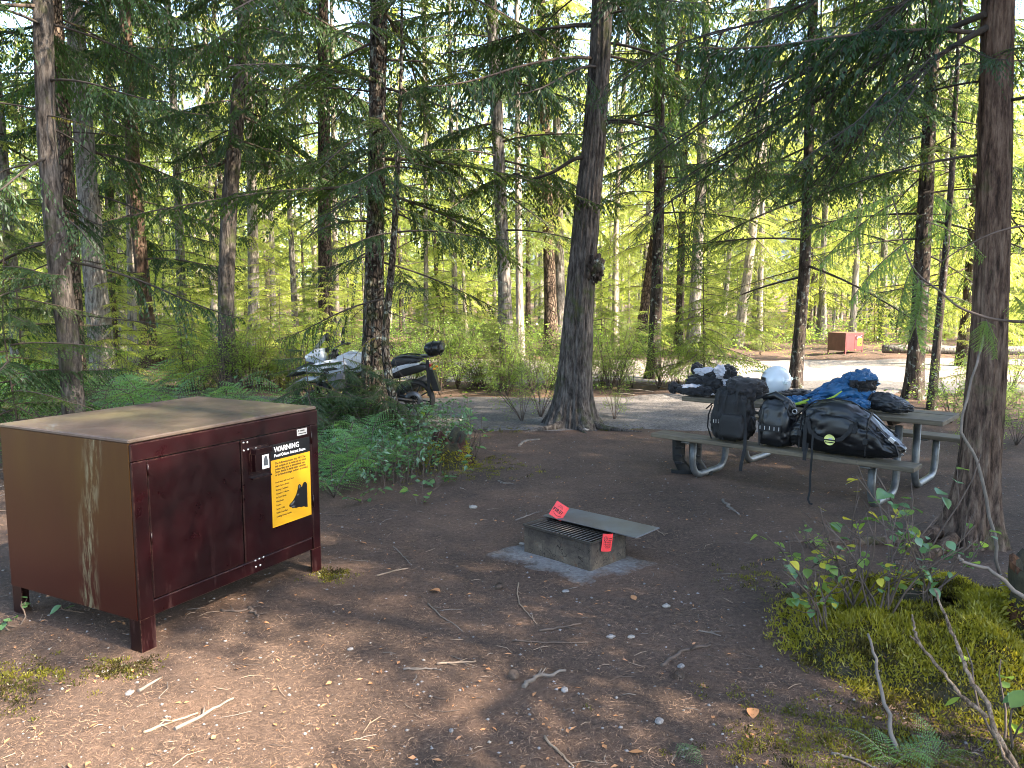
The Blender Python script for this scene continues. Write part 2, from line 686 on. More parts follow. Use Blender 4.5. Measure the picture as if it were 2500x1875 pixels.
def sheet(name, sd, xs, ys, mat, lift=.022, edge=.10, attr=None):
    X, Y = np.meshgrid(xs, ys, indexing='ij')
    S = sd(X.ravel(), Y.ravel())
    P = np.column_stack([X.ravel(), Y.ravel()])
    S = S + .22 * fbm(P, .8, 31, 3)
    Zs = H(P[:, 0], P[:, 1]) + np.clip(S * edge, -.06, lift)
    V = np.stack([X, Y, Zs.reshape(X.shape)], -1)
    a, b = X.shape
    i, j = np.meshgrid(np.arange(a - 1), np.arange(b - 1), indexing='ij')
    F = np.stack([i * b + j, (i + 1) * b + j, (i + 1) * b + j + 1, i * b + j + 1], -1).reshape(-1, 4)
    keep = (S[F] > -.35).any(1)
    F = F[keep]
    u, inv = np.unique(F, return_inverse=True)
    o = MB().add(V.reshape(-1, 3)[u], inv.reshape(F.shape), 0, True).build(name, mat)
    if attr:
        o.data.attributes.new(attr, 'FLOAT', 'POINT').data.foreach_set('value', S[u].astype(np.float32))
    o['kind'] = 'structure'
    return o


sheet('driveway', drive_sd, np.arange(-7.2, 11.6, .16), np.arange(9.8, 21.5, .16), M['drive'], lift=.018)
sheet('road', road_sd, np.arange(-8, 90, .5), np.arange(15, 110, .45), M['road'], lift=.03)

# distant mountainside seen through the tops
hm, nt, out = newmat('mountain')
gp = N(nt, 'NewGeometry').outputs['Position']
mpn = N(nt, 'Mapping')
mpn.inputs['Scale'].default_value = (1, 1, .25)
nt.links.new(gp, mpn.inputs['Vector'])
pbsdf(nt, out, ramp(nt, noise(nt, mpn.outputs[0], .09, 6, .7), [(.35, (.05, .075, .075)), (.65, (.16, .18, .18))]).outputs[0], .95, spec=.1)  # blue grey colour stands in for haze and shade on the slope
th = np.linspace(R(-50), R(70), 90)
rr = np.linspace(0, 1, 30)
TH, RR = np.meshgrid(th, rr, indexing='ij')
dist = 620 + 500 * RR
pp = np.column_stack([np.sin(TH).ravel() * 3, np.cos(TH).ravel() * 3, RR.ravel() * 3])
hh = (RR ** 1.0) * (70 + 330 * np.exp(-((TH - R(25)) / R(9)) ** 2)) + (fbm(pp, 2.3, 5, 4) * 28).reshape(TH.shape) * RR
mt = MB().grid(np.stack([np.sin(TH) * dist, np.cos(TH) * dist, hh - 6], -1)).build('mountain', hm)
mt['kind'] = 'structure'


# ------------------------------------------------------------------ foliage pieces
def leaf_quads(mb, p, d, l, w, up, m, cup=0.0):
    """p,d,up: (n,3); l,w: (n,)"""
    s = np.cross(d, up)
    s /= np.linalg.norm(s, axis=1)[:, None] + 1e-9
    nrm = np.cross(s, d)
    l = l[:, None]
    w = w[:, None]
    mid = p + d * l * .42 + nrm * cup * l
    V = np.stack([p, mid - s * w * .5, p + d * l, mid + s * w * .5], 1).reshape(-1, 3)
    F = np.arange(len(p) * 4).reshape(-1, 4)
    mb.add(V, F, m)


def norm(a):
    return a / (np.linalg.norm(a, axis=-1, keepdims=True) + 1e-9)


def spray(r, L=2.0, nsec=46, sec=.42, ll=.085, lw=.020, sp=.034, droop=.16, up=.0, hang=.35, wood=.016, bare=.1, gap=.0, twr=.004, wmat=0, lmat=1, lift=.0):
    """one conifer bough along +x: flat plumes of small leafy strips on drooping side twigs"""
    mb = MB()
    t = np.linspace(0, 1, 9)
    wob = r.uniform(-1, 1, 2)
    ax = np.stack([L * t, L * .05 * wob[0] * np.sin(t * 3), L * (lift * t - droop * t ** 1.7 + up * np.maximum(0, t - .6) ** 2)], -1)
    mb.tube(ax, wood * (1 - .85 * t) + .002, 5, wmat)

    def A(q):
        return np.array([np.interp(q, t, ax[:, k]) for k in range(3)])
    for i in range(nsec):
        q = bare + (1 - bare) * (i + r.uniform(-.3, .3)) / nsec
        q = min(max(q, 0), 1)
        if r.random() < gap:
            continue
        side = 1 if i % 2 else -1
        sl = L * sec * (1 - q) ** .75 * (.35 + .65 * min(1, (q + .05) / .3)) * r.uniform(.55, 1.15) + .05
        tan = norm(A(min(1, q + .04)) - A(max(0, q - .04)))
        ang = R(r.uniform(38, 66)) * side
        d0 = np.array([tan[0] * math.cos(ang) - tan[1] * math.sin(ang), tan[0] * math.sin(ang) + tan[1] * math.cos(ang), tan[2] + r.uniform(-.18, .1)])
        d0 = norm(d0)
        b0 = A(q)
        k = max(3, int(sl / sp))
        s = np.linspace(.06, 1, k) * sl
        hg = hang * r.uniform(.4, 1.4)
        P = b0 + d0 * s[:, None]
        P[:, 2] -= hg * s ** 2 / max(sl, .2)
        tw = np.array([b0, P[k // 2], P[-1]])
        mb.tube(tw, [twr, twr * .7, twr * .3], 3, wmat, cap=False)
        td = norm(np.gradient(P, axis=0))
        for sd in (-1, 1):
            a2 = R(42) * sd + r.normal(0, .2, k)
            ca, sa = np.cos(a2), np.sin(a2)
            dd = np.stack([td[:, 0] * ca - td[:, 1] * sa, td[:, 0] * sa + td[:, 1] * ca, td[:, 2] - .25 * hang - r.uniform(0, .35, k)], -1)
            dd = norm(dd)
            lenk = ll * (1.15 - .6 * s / sl) * r.uniform(.65, 1.3, k)
            upv = norm(np.stack([r.normal(0, .45, k), r.normal(0, .45, k), np.ones(k)], -1))
            leaf_quads(mb, P, dd, lenk, lw * r.uniform(.8, 1.25, k), upv, lmat)
        leaf_quads(mb, P[-1:], td[-1:], np.array([ll]), np.array([lw]), np.array([[0, 0, 1.0]]), lmat)
    return mb


def bare_branch(r, L=1.6, n=12, curl=0.0, wood=.012, moss=False):
    mb = MB()
    t = np.linspace(0, 1, 8)
    ax = np.stack([L * t, L * .08 * np.sin(t * 4 + r.uniform(0, 6)), L * (-.22 * t ** 1.6 + curl * np.maximum(0, t - .4) ** 2)], -1)
    mb.tube(ax, wood * (1 - .8 * t) + .002, 5, 0)
    for i in range(n):
        q = r.uniform(.2, 1)
        b0 = np.array([np.interp(q, t, ax[:, k]) for k in range(3)])
        l = L * r.uniform(.12, .4) * (1.1 - q * .6)
        an = R(r.uniform(25, 70)) * r.choice([-1, 1])
        d = np.array([math.cos(an), math.sin(an), r.uniform(-.5, .2)])
        s = np.linspace(0, 1, 4)[:, None]
        P = b0 + d * l * s + np.array([0, 0, -.2]) * l * s ** 2
        mb.tube(P, .0045 * (1 - .7 * s[:, 0]), 3, 0, cap=False)
        for _ in range(2):
            b1 = P[r.integers(1, 4)]
            d1 = norm(d + r.normal(0, .6, 3))
            mb.tube([b1, b1 + d1 * l * .35 + np.array([0, 0, -.02])], [.0025, .001], 3, 0, cap=False)
    if moss:
        k = 120
        q = r.uniform(.1, .9, k)
        P = np.stack([np.interp(q, t, ax[:, j]) for j in range(3)], -1)
        leaf_quads(mb, P, norm(np.stack([r.normal(0, .4, k), r.normal(0, .4, k), -np.ones(k)], -1)), r.uniform(.03, .10, k), r.uniform(.006, .014, k), norm(r.normal(0, 1, (k, 3))), 1)
    return mb


r0 = np.random.default_rng(5)
CEDAR = [spray(r0, nsec=52, sec=.40, ll=.095, lw=.021, droop=.28, up=.5, hang=.75, lift=.08).mesh('cedar_bough', [M['twig'], M['cedar']]) for _ in range(4)]
CEDAR_SPARSE = [spray(r0, nsec=34, sec=.40, ll=.09, lw=.019, droop=.30, up=.5, hang=.8, gap=.35, bare=.3, lift=.06).mesh('cedar_bough_thin', [M['twig_dark'], M['cedar']]) for _ in range(3)]
HEM = [spray(r0, nsec=50, sec=.36, ll=.062, lw=.019, sp=.030, droop=.22, hang=.35).mesh('hemlock_bough', [M['twig'], M['hemlock']]) for _ in range(4)]
HEM_SPARSE = [spray(r0, nsec=34, sec=.38, ll=.058, lw=.017, sp=.032, droop=.20, hang=.3, gap=.4, bare=.35).mesh('hemlock_bough_thin', [M['twig_dark'], M['hemlock']]) for _ in range(3)]
BARE = [bare_branch(r0).mesh('bare_bough', [M['twig_dark'], M['moss']]) for _ in range(3)] + [bare_branch(r0, moss=True).mesh('bare_bough_mossy', [M['twig_dark'], M['moss']])]
NEAR = [spray(r0, L=.9, nsec=50, sec=.36, ll=.036, lw=.0085, sp=.011, droop=.30, hang=.9, wood=.006, twr=.0018, bare=.04).mesh('near_bough', [M['twig'], M['hem_near']]) for _ in range(3)]
LOD = [spray(r0, L=2.0, nsec=26, sec=.44, ll=.17, lw=.034, sp=.075, droop=.2, hang=.4, wood=.02) for _ in range(5)]
LOD = [l.arrays() for l in LOD]


def add_xform(mb, arr, mat3, off):
    V, fs = arr
    n0 = mb.n
    mb.add(V @ mat3.T + off, np.zeros((0, 4), int))
    for f, m, s in fs:
        mb.ch.append((np.zeros((0, 3)), f + n0, m, s))


def rotm(az, tilt, roll=0):
    return np.array((Matrix.Rotation(az, 3, 'Z') @ Matrix.Rotation(tilt, 3, 'Y') @ Matrix.Rotation(roll, 3, 'X')))


def crown(r, h, rad, n, z0=0.0, shape=.8, gaps=0.0, irregular=.35, blade=1.0):
    """a crown of n boughs from z0 to h"""
    mb = MB()
    az = r.uniform(0, 6.28)
    for i in range(n):
        u = (i + r.uniform(0, 1)) / n
        if r.random() < gaps:
            continue
        z = z0 + (h - z0) * u
        az += 2.4 + r.uniform(-.5, .5)
        L = rad * (1 - u) ** shape * r.uniform(1 - irregular, 1 + irregular * .6) + .25
        if u < .12:
            L *= .6 + 3 * u
        m = rotm(az, R(r.uniform(-6, 22) - 28 * u), r.uniform(-.3, .3)) * (L / 2.0)
        add_xform(mb, LOD[r.integers(len(LOD))], m, np.array([0, 0, z]))
    return mb


r1 = np.random.default_rng(17)
CROWN_HI = [crown(r1, 15, 2.7, 105, 0, .75).mesh('crown_high', [M['twig'], M['hemlock']]) for _ in range(2)]
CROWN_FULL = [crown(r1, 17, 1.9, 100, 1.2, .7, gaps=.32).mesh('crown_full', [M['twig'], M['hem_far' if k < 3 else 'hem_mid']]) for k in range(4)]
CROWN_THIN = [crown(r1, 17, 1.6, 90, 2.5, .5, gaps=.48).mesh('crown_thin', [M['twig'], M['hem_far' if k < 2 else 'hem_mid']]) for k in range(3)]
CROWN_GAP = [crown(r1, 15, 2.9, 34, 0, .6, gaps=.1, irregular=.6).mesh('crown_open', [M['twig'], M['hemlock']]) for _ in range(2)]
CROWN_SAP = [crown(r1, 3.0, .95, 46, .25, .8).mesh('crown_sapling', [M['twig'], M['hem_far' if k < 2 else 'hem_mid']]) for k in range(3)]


# ------------------------------------------------------------------ trunks and named trees
def trunk_mesh(pts, rad, nseg, mat, r, flare=.6, ridges=10, ridge=.035, lobes=5, step=.14):
    """pts: (k,3) axis from the ground up (local), rad: (k,)"""
    pts = np.asarray(pts, float)
    zz = pts[:, 2]
    z = np.concatenate([np.arange(zz[0], min(9.5, zz[-1]), step), np.arange(min(9.5, zz[-1]), zz[-1] + .01, .8)])
    cx = np.interp(z, zz, pts[:, 0])
    cy = np.interp(z, zz, pts[:, 1])
    ker = np.array([1, 2, 3, 2, 1]) / 9.0
    if len(z) > 12:
        cx[2:-2] = np.convolve(cx, ker, 'valid')
        cy[2:-2] = np.convolve(cy, ker, 'valid')
    rr = np.interp(z, zz, rad)
    th = np.arange(nseg) * 2 * math.pi / nseg
    ZZ, TH = np.meshgrid(z, th, indexing='ij')
    base = rr[:, None] * (1 + flare * np.exp(-np.maximum(ZZ - zz[0], 0) / .28) * (1 + .55 * np.cos(lobes * TH + r.uniform(0, 6)) + .3 * np.cos(3 * TH + r.uniform(0, 6))))
    q = np.column_stack([np.cos(TH).ravel() * ridges * .35, np.sin(TH).ravel() * ridges * .35, ZZ.ravel() * .9])
    n1 = fbm(q, 1.0, int(r.integers(1000)), 3).reshape(TH.shape)
    q2 = np.column_stack([np.cos(TH).ravel() * 1.2, np.sin(TH).ravel() * 1.2, ZZ.ravel() * .8])
    n2 = fbm(q2, 1.0, int(r.integers(1000)), 2).reshape(TH.shape)
    RRR = base * (1 + ridge * 1.6 * n1 + .05 * n2)
    V = np.stack([cx[:, None] + RRR * np.cos(TH), cy[:, None] + RRR * np.sin(TH), ZZ], -1)
    return MB().grid(V, 0, True, wrapv=True).mesh('trunk', mat)


NTREE = 0


def tree(label, depth, pts, bark, kind='conifer_tree', height=20, seg=40, flare=.5, foliage=(), crown_z=9.0, crown_s=1.0, crown_v=0, ridge=.035, ridges=10, base_y=None, group=None):
    """pts: [(x, y, width)] in photo pixels (2212 wide) along the trunk at that depth, top to base"""
    global NTREE
    NTREE += 1
    r = np.random.default_rng(100 + NTREE)
    P, W = [], []
    for (x, y, w) in pts[::-1]:
        p = at(x * K, y * K, depth)
        P.append(p)
        W.append(w * K / FPX * depth / 2)
    P = np.array(P)
    W = np.array(W)
    bx, by = P[0, 0], depth
    # carry the trunk down into the ground and up to its full height
    zb = hz(bx, by)
    if P[0, 2] > zb + .1:
        k = (P[1] - P[0]) / (P[1, 2] - P[0, 2])
        nb = P[0] - k * (P[0, 2] - zb) * .6
        nb[2] = zb
        P = np.vstack([nb, P])
        W = np.concatenate([[W[0] * 1.04], W])
        bx = nb[0]
    P[0, 2] = zb - .12
    top = P[-1]
    k = (P[-1] - P[-2]) / max(P[-1, 2] - P[-2, 2], .1)
    zt = height
    if zt > top[2] + 1:
        for f in (.5, 1.0):
            q = top + k * (zt - top[2]) * f * .5
            q[2] = top[2] + (zt - top[2]) * f
            P = np.vstack([P, q])
            W = np.concatenate([W, [W[-1] * (1 - .55 * f) if f < 1 else .02]])
    o = thing(kind, label, 'tree', (bx, by, zb), 0, group)
    off = np.array([bx, by, zb])
    L = P - off
    link('trunk', trunk_mesh(L, W, seg, M[bark], r, flare, ridges, ridge), o)

    def axis(z):
        return np.array([np.interp(z, L[:, 2], L[:, 0]), np.interp(z, L[:, 2], L[:, 1]), z]), np.interp(z, L[:, 2], W)
    az = r.uniform(0, 6.28)
    for (meshes, n, z0, z1, l0, l1) in foliage:
        for i in range(n):
            z = z0 + (z1 - z0) * (i + r.uniform(0, 1)) / n
            az += 2.4 + r.uniform(-.6, .6)
            c, w = axis(z)
            s = r.uniform(l0, l1) / 2.0
            b = link('branch', meshes[r.integers(len(meshes))], o, c + w * .7 * np.array([math.cos(az), math.sin(az), 0]), (r.uniform(-.25, .25), R(r.uniform(-8, 16)), az), s)
    if crown_z is not None:
        c, w = axis(crown_z)
        link('crown', CROWN_HI[crown_v % len(CROWN_HI)], o, c, (0, 0, r.uniform(0, 6)), (crown_s, crown_s, max(.4, (height + 1.0 - crown_z) / 15.0)))
    return o, axis


def limb(o, pts, rad, mat='twig_dark', n=7, name='limb'):
    """a limb with its own bends, points local to the tree"""
    pts = np.asarray(pts, float)
    t = np.linspace(0, 1, len(pts))
    tt = np.linspace(0, 1, len(pts) * 4)
    P = np.stack([np.interp(tt, t, pts[:, k]) for k in range(3)], -1)
    for _ in range(2):
        P[1:-1] = (P[:-2] + 2 * P[1:-1] + P[2:]) / 4
    return MB().tube(P, np.interp(tt, [0, 1], rad), n, 0).build(name, M[mat], o), P


C, CS, HM, HS, BB = CEDAR, CEDAR_SPARSE, HEM, HEM_SPARSE, BARE
T = {}
T['t1'] = tree('dark slender conifer trunk rising just behind the maroon locker', 8.6, [(92, 0, 37), (100, 300, 38), (125, 560, 41), (150, 740, 43), (160, 890, 46)], 'bark_cedar', height=19,
               foliage=((BB, 7, 1.6, 4.2, .8, 1.6), (CS, 14, 2.0, 5.5, 1.2, 2.4), (C, 8, 4.4, 7.5, 1.8, 2.6)), crown_z=7.0, crown_s=.95)
T['t2'] = tree('thick pale grey trunk standing in ferns left of the locker top', 16.5, [(160, 0, 34), (178, 250, 38), (197, 500, 42), (215, 700, 47), (226, 820, 52)], 'bark_grey', height=24,
               foliage=((CS, 12, 3.6, 7.5, 1.4, 2.8), (C, 12, 4.8, 9, 2, 3.2)), crown_z=8.5)
T['t2b'] = tree('brown trunk half hidden between the two leftmost conifers', 14.0, [(118, 0, 26), (140, 300, 28), (156, 560, 30), (168, 830, 34)], 'bark_brown', height=21,
                foliage=((HS, 8, 2.0, 6, 1.2, 2.2), (HM, 6, 5, 8, 1.6, 2.4)), crown_z=7.5, crown_v=1)
T['t3'] = tree('conifer with a flared orange lit base among hanging boughs', 19.5, [(268, 0, 22), (282, 250, 24), (297, 480, 26), (313, 650, 29), (330, 795, 36)], 'bark_red', height=23, flare=1.1,
               foliage=((C, 16, 2.2, 9.5, 1.8, 3.2), (BB, 5, 1.6, 5, 1, 2)), crown_z=9)
T['t4'] = tree('leaning grey brown trunk with hooked dead limbs behind the locker', 15.2, [(528, 0, 24), (522, 130, 27), (512, 260, 29), (496, 430, 32), (488, 620, 33), (490, 760, 35), (498, 842, 40)], 'bark_cedar', height=22,
               foliage=((CS, 10, 3.6, 6.5, 1.2, 2.2), (C, 20, 4.4, 8.5, 1.8, 3.2), (BB, 5, 2.5, 6, .8, 1.5)), crown_z=8)
T['t6'] = tree('straight brown flaky fir trunk behind the motorcycle windscreen', 21.0, [(697, 0, 22), (700, 300, 25), (702, 550, 28), (704, 740, 31)], 'bark_brown', height=25,
               foliage=((C, 16, 4.6, 10, 2, 3.4), (CS, 9, 3.4, 8, 1.8, 2.8)), crown_z=10, crown_v=1)
T['t7'] = tree('rough scaly fir trunk in front of the motorcycle tank', 10.7, [(819, 0, 31), (815, 250, 33), (811, 480, 38), (808, 650, 42), (806, 760, 46), (808, 900, 58)], 'bark_fir', height=23, seg=72, ridge=.08, ridges=16,
               foliage=((HS, 14, 2.2, 5.2, 1.3, 2.6), (HM, 15, 3.0, 6.8, 1.8, 3.2), (BB, 6, 1.8, 4.6, .8, 1.6)), crown_z=6.6)
T['t8'] = tree('thin crooked sapling trunk crossing the motorcycle seat', 10.2, [(866, 180, 7), (858, 380, 11), (850, 540, 14), (838, 660, 16), (830, 740, 17), (836, 800, 18), (848, 850, 19), (854, 900, 21)], 'bark_fir', height=6.4, flare=.25,
               foliage=((C, 8, 2.6, 4.6, .8, 1.5), (CS, 9, 1.6, 3.8, .9, 1.6), (BB, 8, .9, 2.6, .7, 1.3)), crown_z=None)
T['t9'] = tree('straight grey trunk with a rust brown foot beside the driveway', 16.3, [(1062, 0, 22), (1068, 150, 24), (1078, 350, 26), (1087, 550, 28), (1093, 720, 31), (1098, 832, 37)], 'bark_grey', height=24,
               foliage=((C, 14, 4.0, 8.5, 1.8, 3.2), (HS, 12, 3.2, 7.5, 1.6, 2.8), (BB, 4, 2.5, 5, .8, 1.5)), crown_z=8.2, crown_v=1)
T['t10'] = tree('big leaning cedar with a dark burl halfway up its trunk', 11.1, [(1301, 0, 42), (1296, 120, 43), (1287, 280, 46), (1272, 420, 52), (1262, 540, 58), (1252, 660, 62), (1243, 780, 68), (1238, 860, 74), (1238, 912, 88)], 'bark_cedar', height=24, seg=110, flare=.75, ridge=.06, ridges=22,
                foliage=((CS, 9, 4.2, 6.8, 1.4, 2.6), (C, 9, 4.8, 7.5, 1.6, 2.8)), crown_z=7.0)
T['t12'] = tree('dark scaly trunk standing at the shrub edge right of the big cedar', 17.4, [(1428, 0, 20), (1425, 200, 21), (1424, 400, 22), (1420, 600, 24), (1413, 760, 27), (1409, 822, 33)], 'bark_dark', height=23,
                foliage=((C, 13, 4.4, 8.5, 1.8, 3.0), (HS, 14, 3.4, 8, 1.6, 2.8), (BB, 5, 2.2, 5, .8, 1.6)), crown_z=8.5)
T['t14'] = tree('dark trunk rising behind the white helmet', 15.6, [(1757, 0, 18), (1750, 200, 19), (1745, 400, 20), (1738, 580, 23), (1728, 720, 25), (1716, 835, 28)], 'bark_dark', height=21,
                foliage=((HS, 22, 2.2, 7.2, 1.5, 3.0), (BB, 10, 1.4, 5, 1.0, 2.2), (C, 14, 4.0, 8, 1.7, 3.0)), crown_z=7.8, crown_v=1)
T['t15'] = tree('straight dark trunk behind the far end of the picnic table', 13.6, [(2022, 0, 25), (2008, 250, 27), (1997, 480, 30), (1984, 700, 33), (1972, 850, 37)], 'bark_dark', height=22,
                foliage=((HS, 15, 2.4, 6.2, 1.5, 2.7), (C, 13, 3.4, 7.4, 1.7, 2.9), (BB, 6, 1.6, 4.5, .9, 1.7)), crown_z=7.2)
T['t16'] = tree('thin dark stem between the table end and the reddish trunk', 12.4, [(2066, 180, 9), (2056, 380, 12), (2040, 580, 14), (2026, 720, 16), (2012, 880, 19)], 'bark_dark', height=9, flare=.3, seg=16,
                foliage=((HS, 14, 1.6, 6.2, .9, 1.8), (HM, 6, 4, 7.5, .8, 1.4)), crown_z=None)
T['t17'] = tree('reddish brown cedar trunk rooted beside the right end of the table', 5.75, [(2157, 0, 59), (2152, 200, 60), (2147, 420, 61), (2141, 640, 65), (2129, 840, 70), (2115, 1010, 78), (2100, 1120, 92), (2088, 1180, 104)], 'bark_red', height=21, seg=110, flare=.55, ridge=.06, ridges=22,
                foliage=((HS, 6, 2.6, 4.0, .9, 1.6), (C, 9, 3.6, 6.0, 1.4, 2.4)), crown_z=5.4)
for lab, px_, d_, hh_ in (('small hemlock growing in front of the motorcycle engine', 885, 10.3, 1.05), ('thin hemlock seedling crossing the motorcycle fairing', 838, 10.15, 1.12), ('little hemlock at the foot of the scaly fir', 930, 9.9, .9), ('hemlock seedling between the locker and the motorcycle front wheel', 800, 10.5, .6), ('thin hemlock seedling right behind the locker far corner', 745, 9.6, 1.25), ('drooping young hemlock at the left edge behind the locker', 20, 8.4, 3.2)):
    r_ = np.random.default_rng(px_)
    x_ = (px_ - 1250) / FPX * d_
    o_ = thing('conifer_sapling', lab, 'sapling', (x_, d_, hz(x_, d_)))
    z_ = np.linspace(-.05, hh_, 7)
    MB().tube(np.stack([.03 * np.sin(z_ * 3), .03 * np.cos(z_ * 2.2), z_], -1), np.linspace(.014, .003, 7), 6, 0).build('stem', M['twig'], o_)
    nb_ = int(12 + 9 * hh_)
    for k in range(nb_):
        u_ = (k + .5) / nb_
        link('branch', (HEM if k % 2 else CEDAR)[r_.integers(4)], o_, (0, 0, hh_ * (.15 + .8 * u_)), (r_.uniform(-.3, .3), R(r_.uniform(-15, 25)), k * 2.4), (.25 + .38 * (1 - u_)) * (.45 + .22 * hh_) * r_.uniform(.7, 1.15))
# burl, bare streak and big limbs of the leaning cedar
t10, ax10 = T['t10']
cb, wb = ax10(at(1268 * K, 580 * K, 11.1)[2] - hz(*t10.location[:2]))
vv = norm(rng.normal(0, 1, (260, 3)))
u_, v_ = np.meshgrid(np.linspace(0, math.pi, 34), np.linspace(0, 2 * math.pi, 48, endpoint=False), indexing='ij')
S = np.stack([np.sin(u_) * np.cos(v_), np.sin(u_) * np.sin(v_), np.cos(u_)], -1)
nn = fbm(S.reshape(-1, 3), 5.5, 77, 4).reshape(S.shape[:2])
B = S * np.array([.155, .155, .215]) * (1 + .28 * nn)[..., None]
MB().grid(B, 0, True, wrapv=True).build('burl', M['bark_dark'], t10, cb + np.array([wb * .66, -wb * .30, 0]))
lz = at(1250 * K, 340 * K, 11.1)[2] - t10.location.z
c0, w0 = ax10(lz)
limb(t10, [c0, c0 + (-.25, -.1, -.02), c0 + (-.55, -.1, -.22), c0 + (-.85, 0, -.30), c0 + (-1.1, .1, -.2)], (.035, .012))
link('branch', C[0], t10, c0 + (-1.0, .1, -.2), (0, R(10), R(170)), .55)
c0, w0 = ax10(lz + .45)
limb(t10, [c0, c0 + (.4, -.1, .02), c0 + (.9, -.1, -.12), c0 + (1.35, -.1, -.3)], (.028, .01))
link('branch', CS[0], t10, c0 + (.7, -.1, -.05), (0, R(12), R(-10)), .6)
# hooked snags of the leaning grey brown trunk
t4, ax4 = T['t4']
for (x, y, pts) in ((512, 205, [(0, 0, 0), (.25, -.1, .04), (.42, -.12, -.03), (.47, -.1, -.22), (.36, -.1, -.36), (.16, -.08, -.26)]), (500, 330, [(0, 0, 0), (-.15, -.1, -.18), (-.3, -.14, -.24), (-.42, -.12, -.1), (-.5, -.1, .12)]), (480, 400, [(0, 0, 0), (-.16, -.1, .06), (-.22, -.1, -.12), (-.2, -.1, -.3), (-.36, -.1, -.32)])):
    zc = at(x * K, y * K, 15.2)[2] - t4.location.z
    c0, _ = ax4(zc)
    limb(t4, np.array(pts) * 1.25 + c0, (.034, .012), 'bark_dark')
def root(o, pts, rad, mat):
    b_ = np.array(o.location)
    P = [np.array([x, y, hz(x, y) + z]) - b_ for x, y, z in pts]
    limb(o, P, rad, mat, 9, 'root')


t17_ = T['t17'][0]
root(t17_, [(3.20, 5.68, .10), (2.95, 5.62, .03), (2.65, 5.66, .02), (2.35, 5.60, .012), (2.05, 5.70, -.01), (1.85, 5.72, -.03)], (.055, .012), 'bark_red')
root(t17_, [(3.25, 5.58, .08), (3.05, 5.42, .02), (2.80, 5.28, .01), (2.55, 5.22, -.02)], (.05, .012), 'bark_red')
root(t10, [(.80, 10.95, .12), (.60, 10.75, .02), (.38, 10.62, .015), (.12, 10.45, -.02)], (.07, .015), 'bark_cedar')
root(t10, [(1.05, 10.95, .10), (1.30, 10.75, .02), (1.55, 10.60, .01), (1.85, 10.52, -.02)], (.06, .014), 'bark_cedar')
root(t10, [(.92, 10.90, .08), (.95, 10.65, .02), (1.02, 10.35, -.02)], (.05, .014), 'bark_cedar')
# long dark drooping limbs of the right hand cedar sweeping across the upper right
t17, ax17 = T['t17']
o17 = np.array(t17.location)
lr = np.random.default_rng(8)
SWEEP = [((2128, 30, 5.7), (1960, 100, 6.2), (1800, 190, 6.8), (1640, 310, 7.6), (1450, 430, 8.4)),
         ((2140, -120, 5.7), (1990, -20, 6.0), (1860, 90, 6.3), (1700, 180, 6.8), (1560, 240, 7.4)),
         ((2140, -220, 5.7), (1900, -80, 6.4), (1700, 30, 7.2), (1480, 90, 8.2)),
         ((2130, 60, 5.7), (2040, 110, 5.6), (1950, 190, 5.6), (1850, 290, 5.7))]
for si, sw in enumerate(SWEEP):
    pts = [at(x * K, y * K, d) - o17 for x, y, d in sw]
    lo, P = limb(t17, pts, (.024, .006))
    for i in list(range(4, len(P))) * 2:
        if lr.random() < .8:
            dr = P[min(i + 1, len(P) - 1)] - P[i - 1]
            az = math.atan2(dr[1], dr[0]) + R(lr.uniform(30, 75)) * lr.choice([-1, 1])
            mesh = CS[lr.integers(3)] if lr.random() < .45 else (BB[lr.integers(3)] if lr.random() < .35 else HS[lr.integers(3)])
            link('branch', mesh, t17, P[i], (lr.uniform(-.3, .3), R(lr.uniform(8, 40)), az), lr.uniform(.3, .68))

# ------------------------------------------------------------------ background trees, one by one
r2 = np.random.default_rng(23)


def simple_trunk(r, h, rad, mat, bend=.25, n=12):
    z = np.linspace(0, h, 16)
    P = np.stack([bend * np.sin(z / h * 3 + r.uniform(0, 6)) * (z / h), bend * np.sin(z / h * 2.3 + r.uniform(0, 6)) * (z / h), z - .15], -1)
    rd = rad * (1 - .82 * z / h) * (1 + .45 * np.exp(-z / .35))
    return MB().tube(P, rd, n, 0, True, False).mesh('trunk', mat)


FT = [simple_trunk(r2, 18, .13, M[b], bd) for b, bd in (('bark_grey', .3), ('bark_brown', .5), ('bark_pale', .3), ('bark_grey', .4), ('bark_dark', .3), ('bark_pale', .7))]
SAPT = simple_trunk(r2, 3.0, .022, M['twig'], .08, 6)


def far_tree(x, y, label, tv, cv, s, thick=1.0, group=None, lean=(0, 0), name='conifer_tree', crowns=None):
    o = thing(name, label, 'tree', (x, y, hz(x, y)), r2.uniform(0, 6.28), group)
    o.rotation_euler = (lean[0], lean[1], o.rotation_euler[2])
    link('trunk', FT[tv], o, None, None, (thick * s, thick * s, s))
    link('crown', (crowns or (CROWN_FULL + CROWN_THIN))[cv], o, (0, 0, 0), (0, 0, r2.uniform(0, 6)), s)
    return o


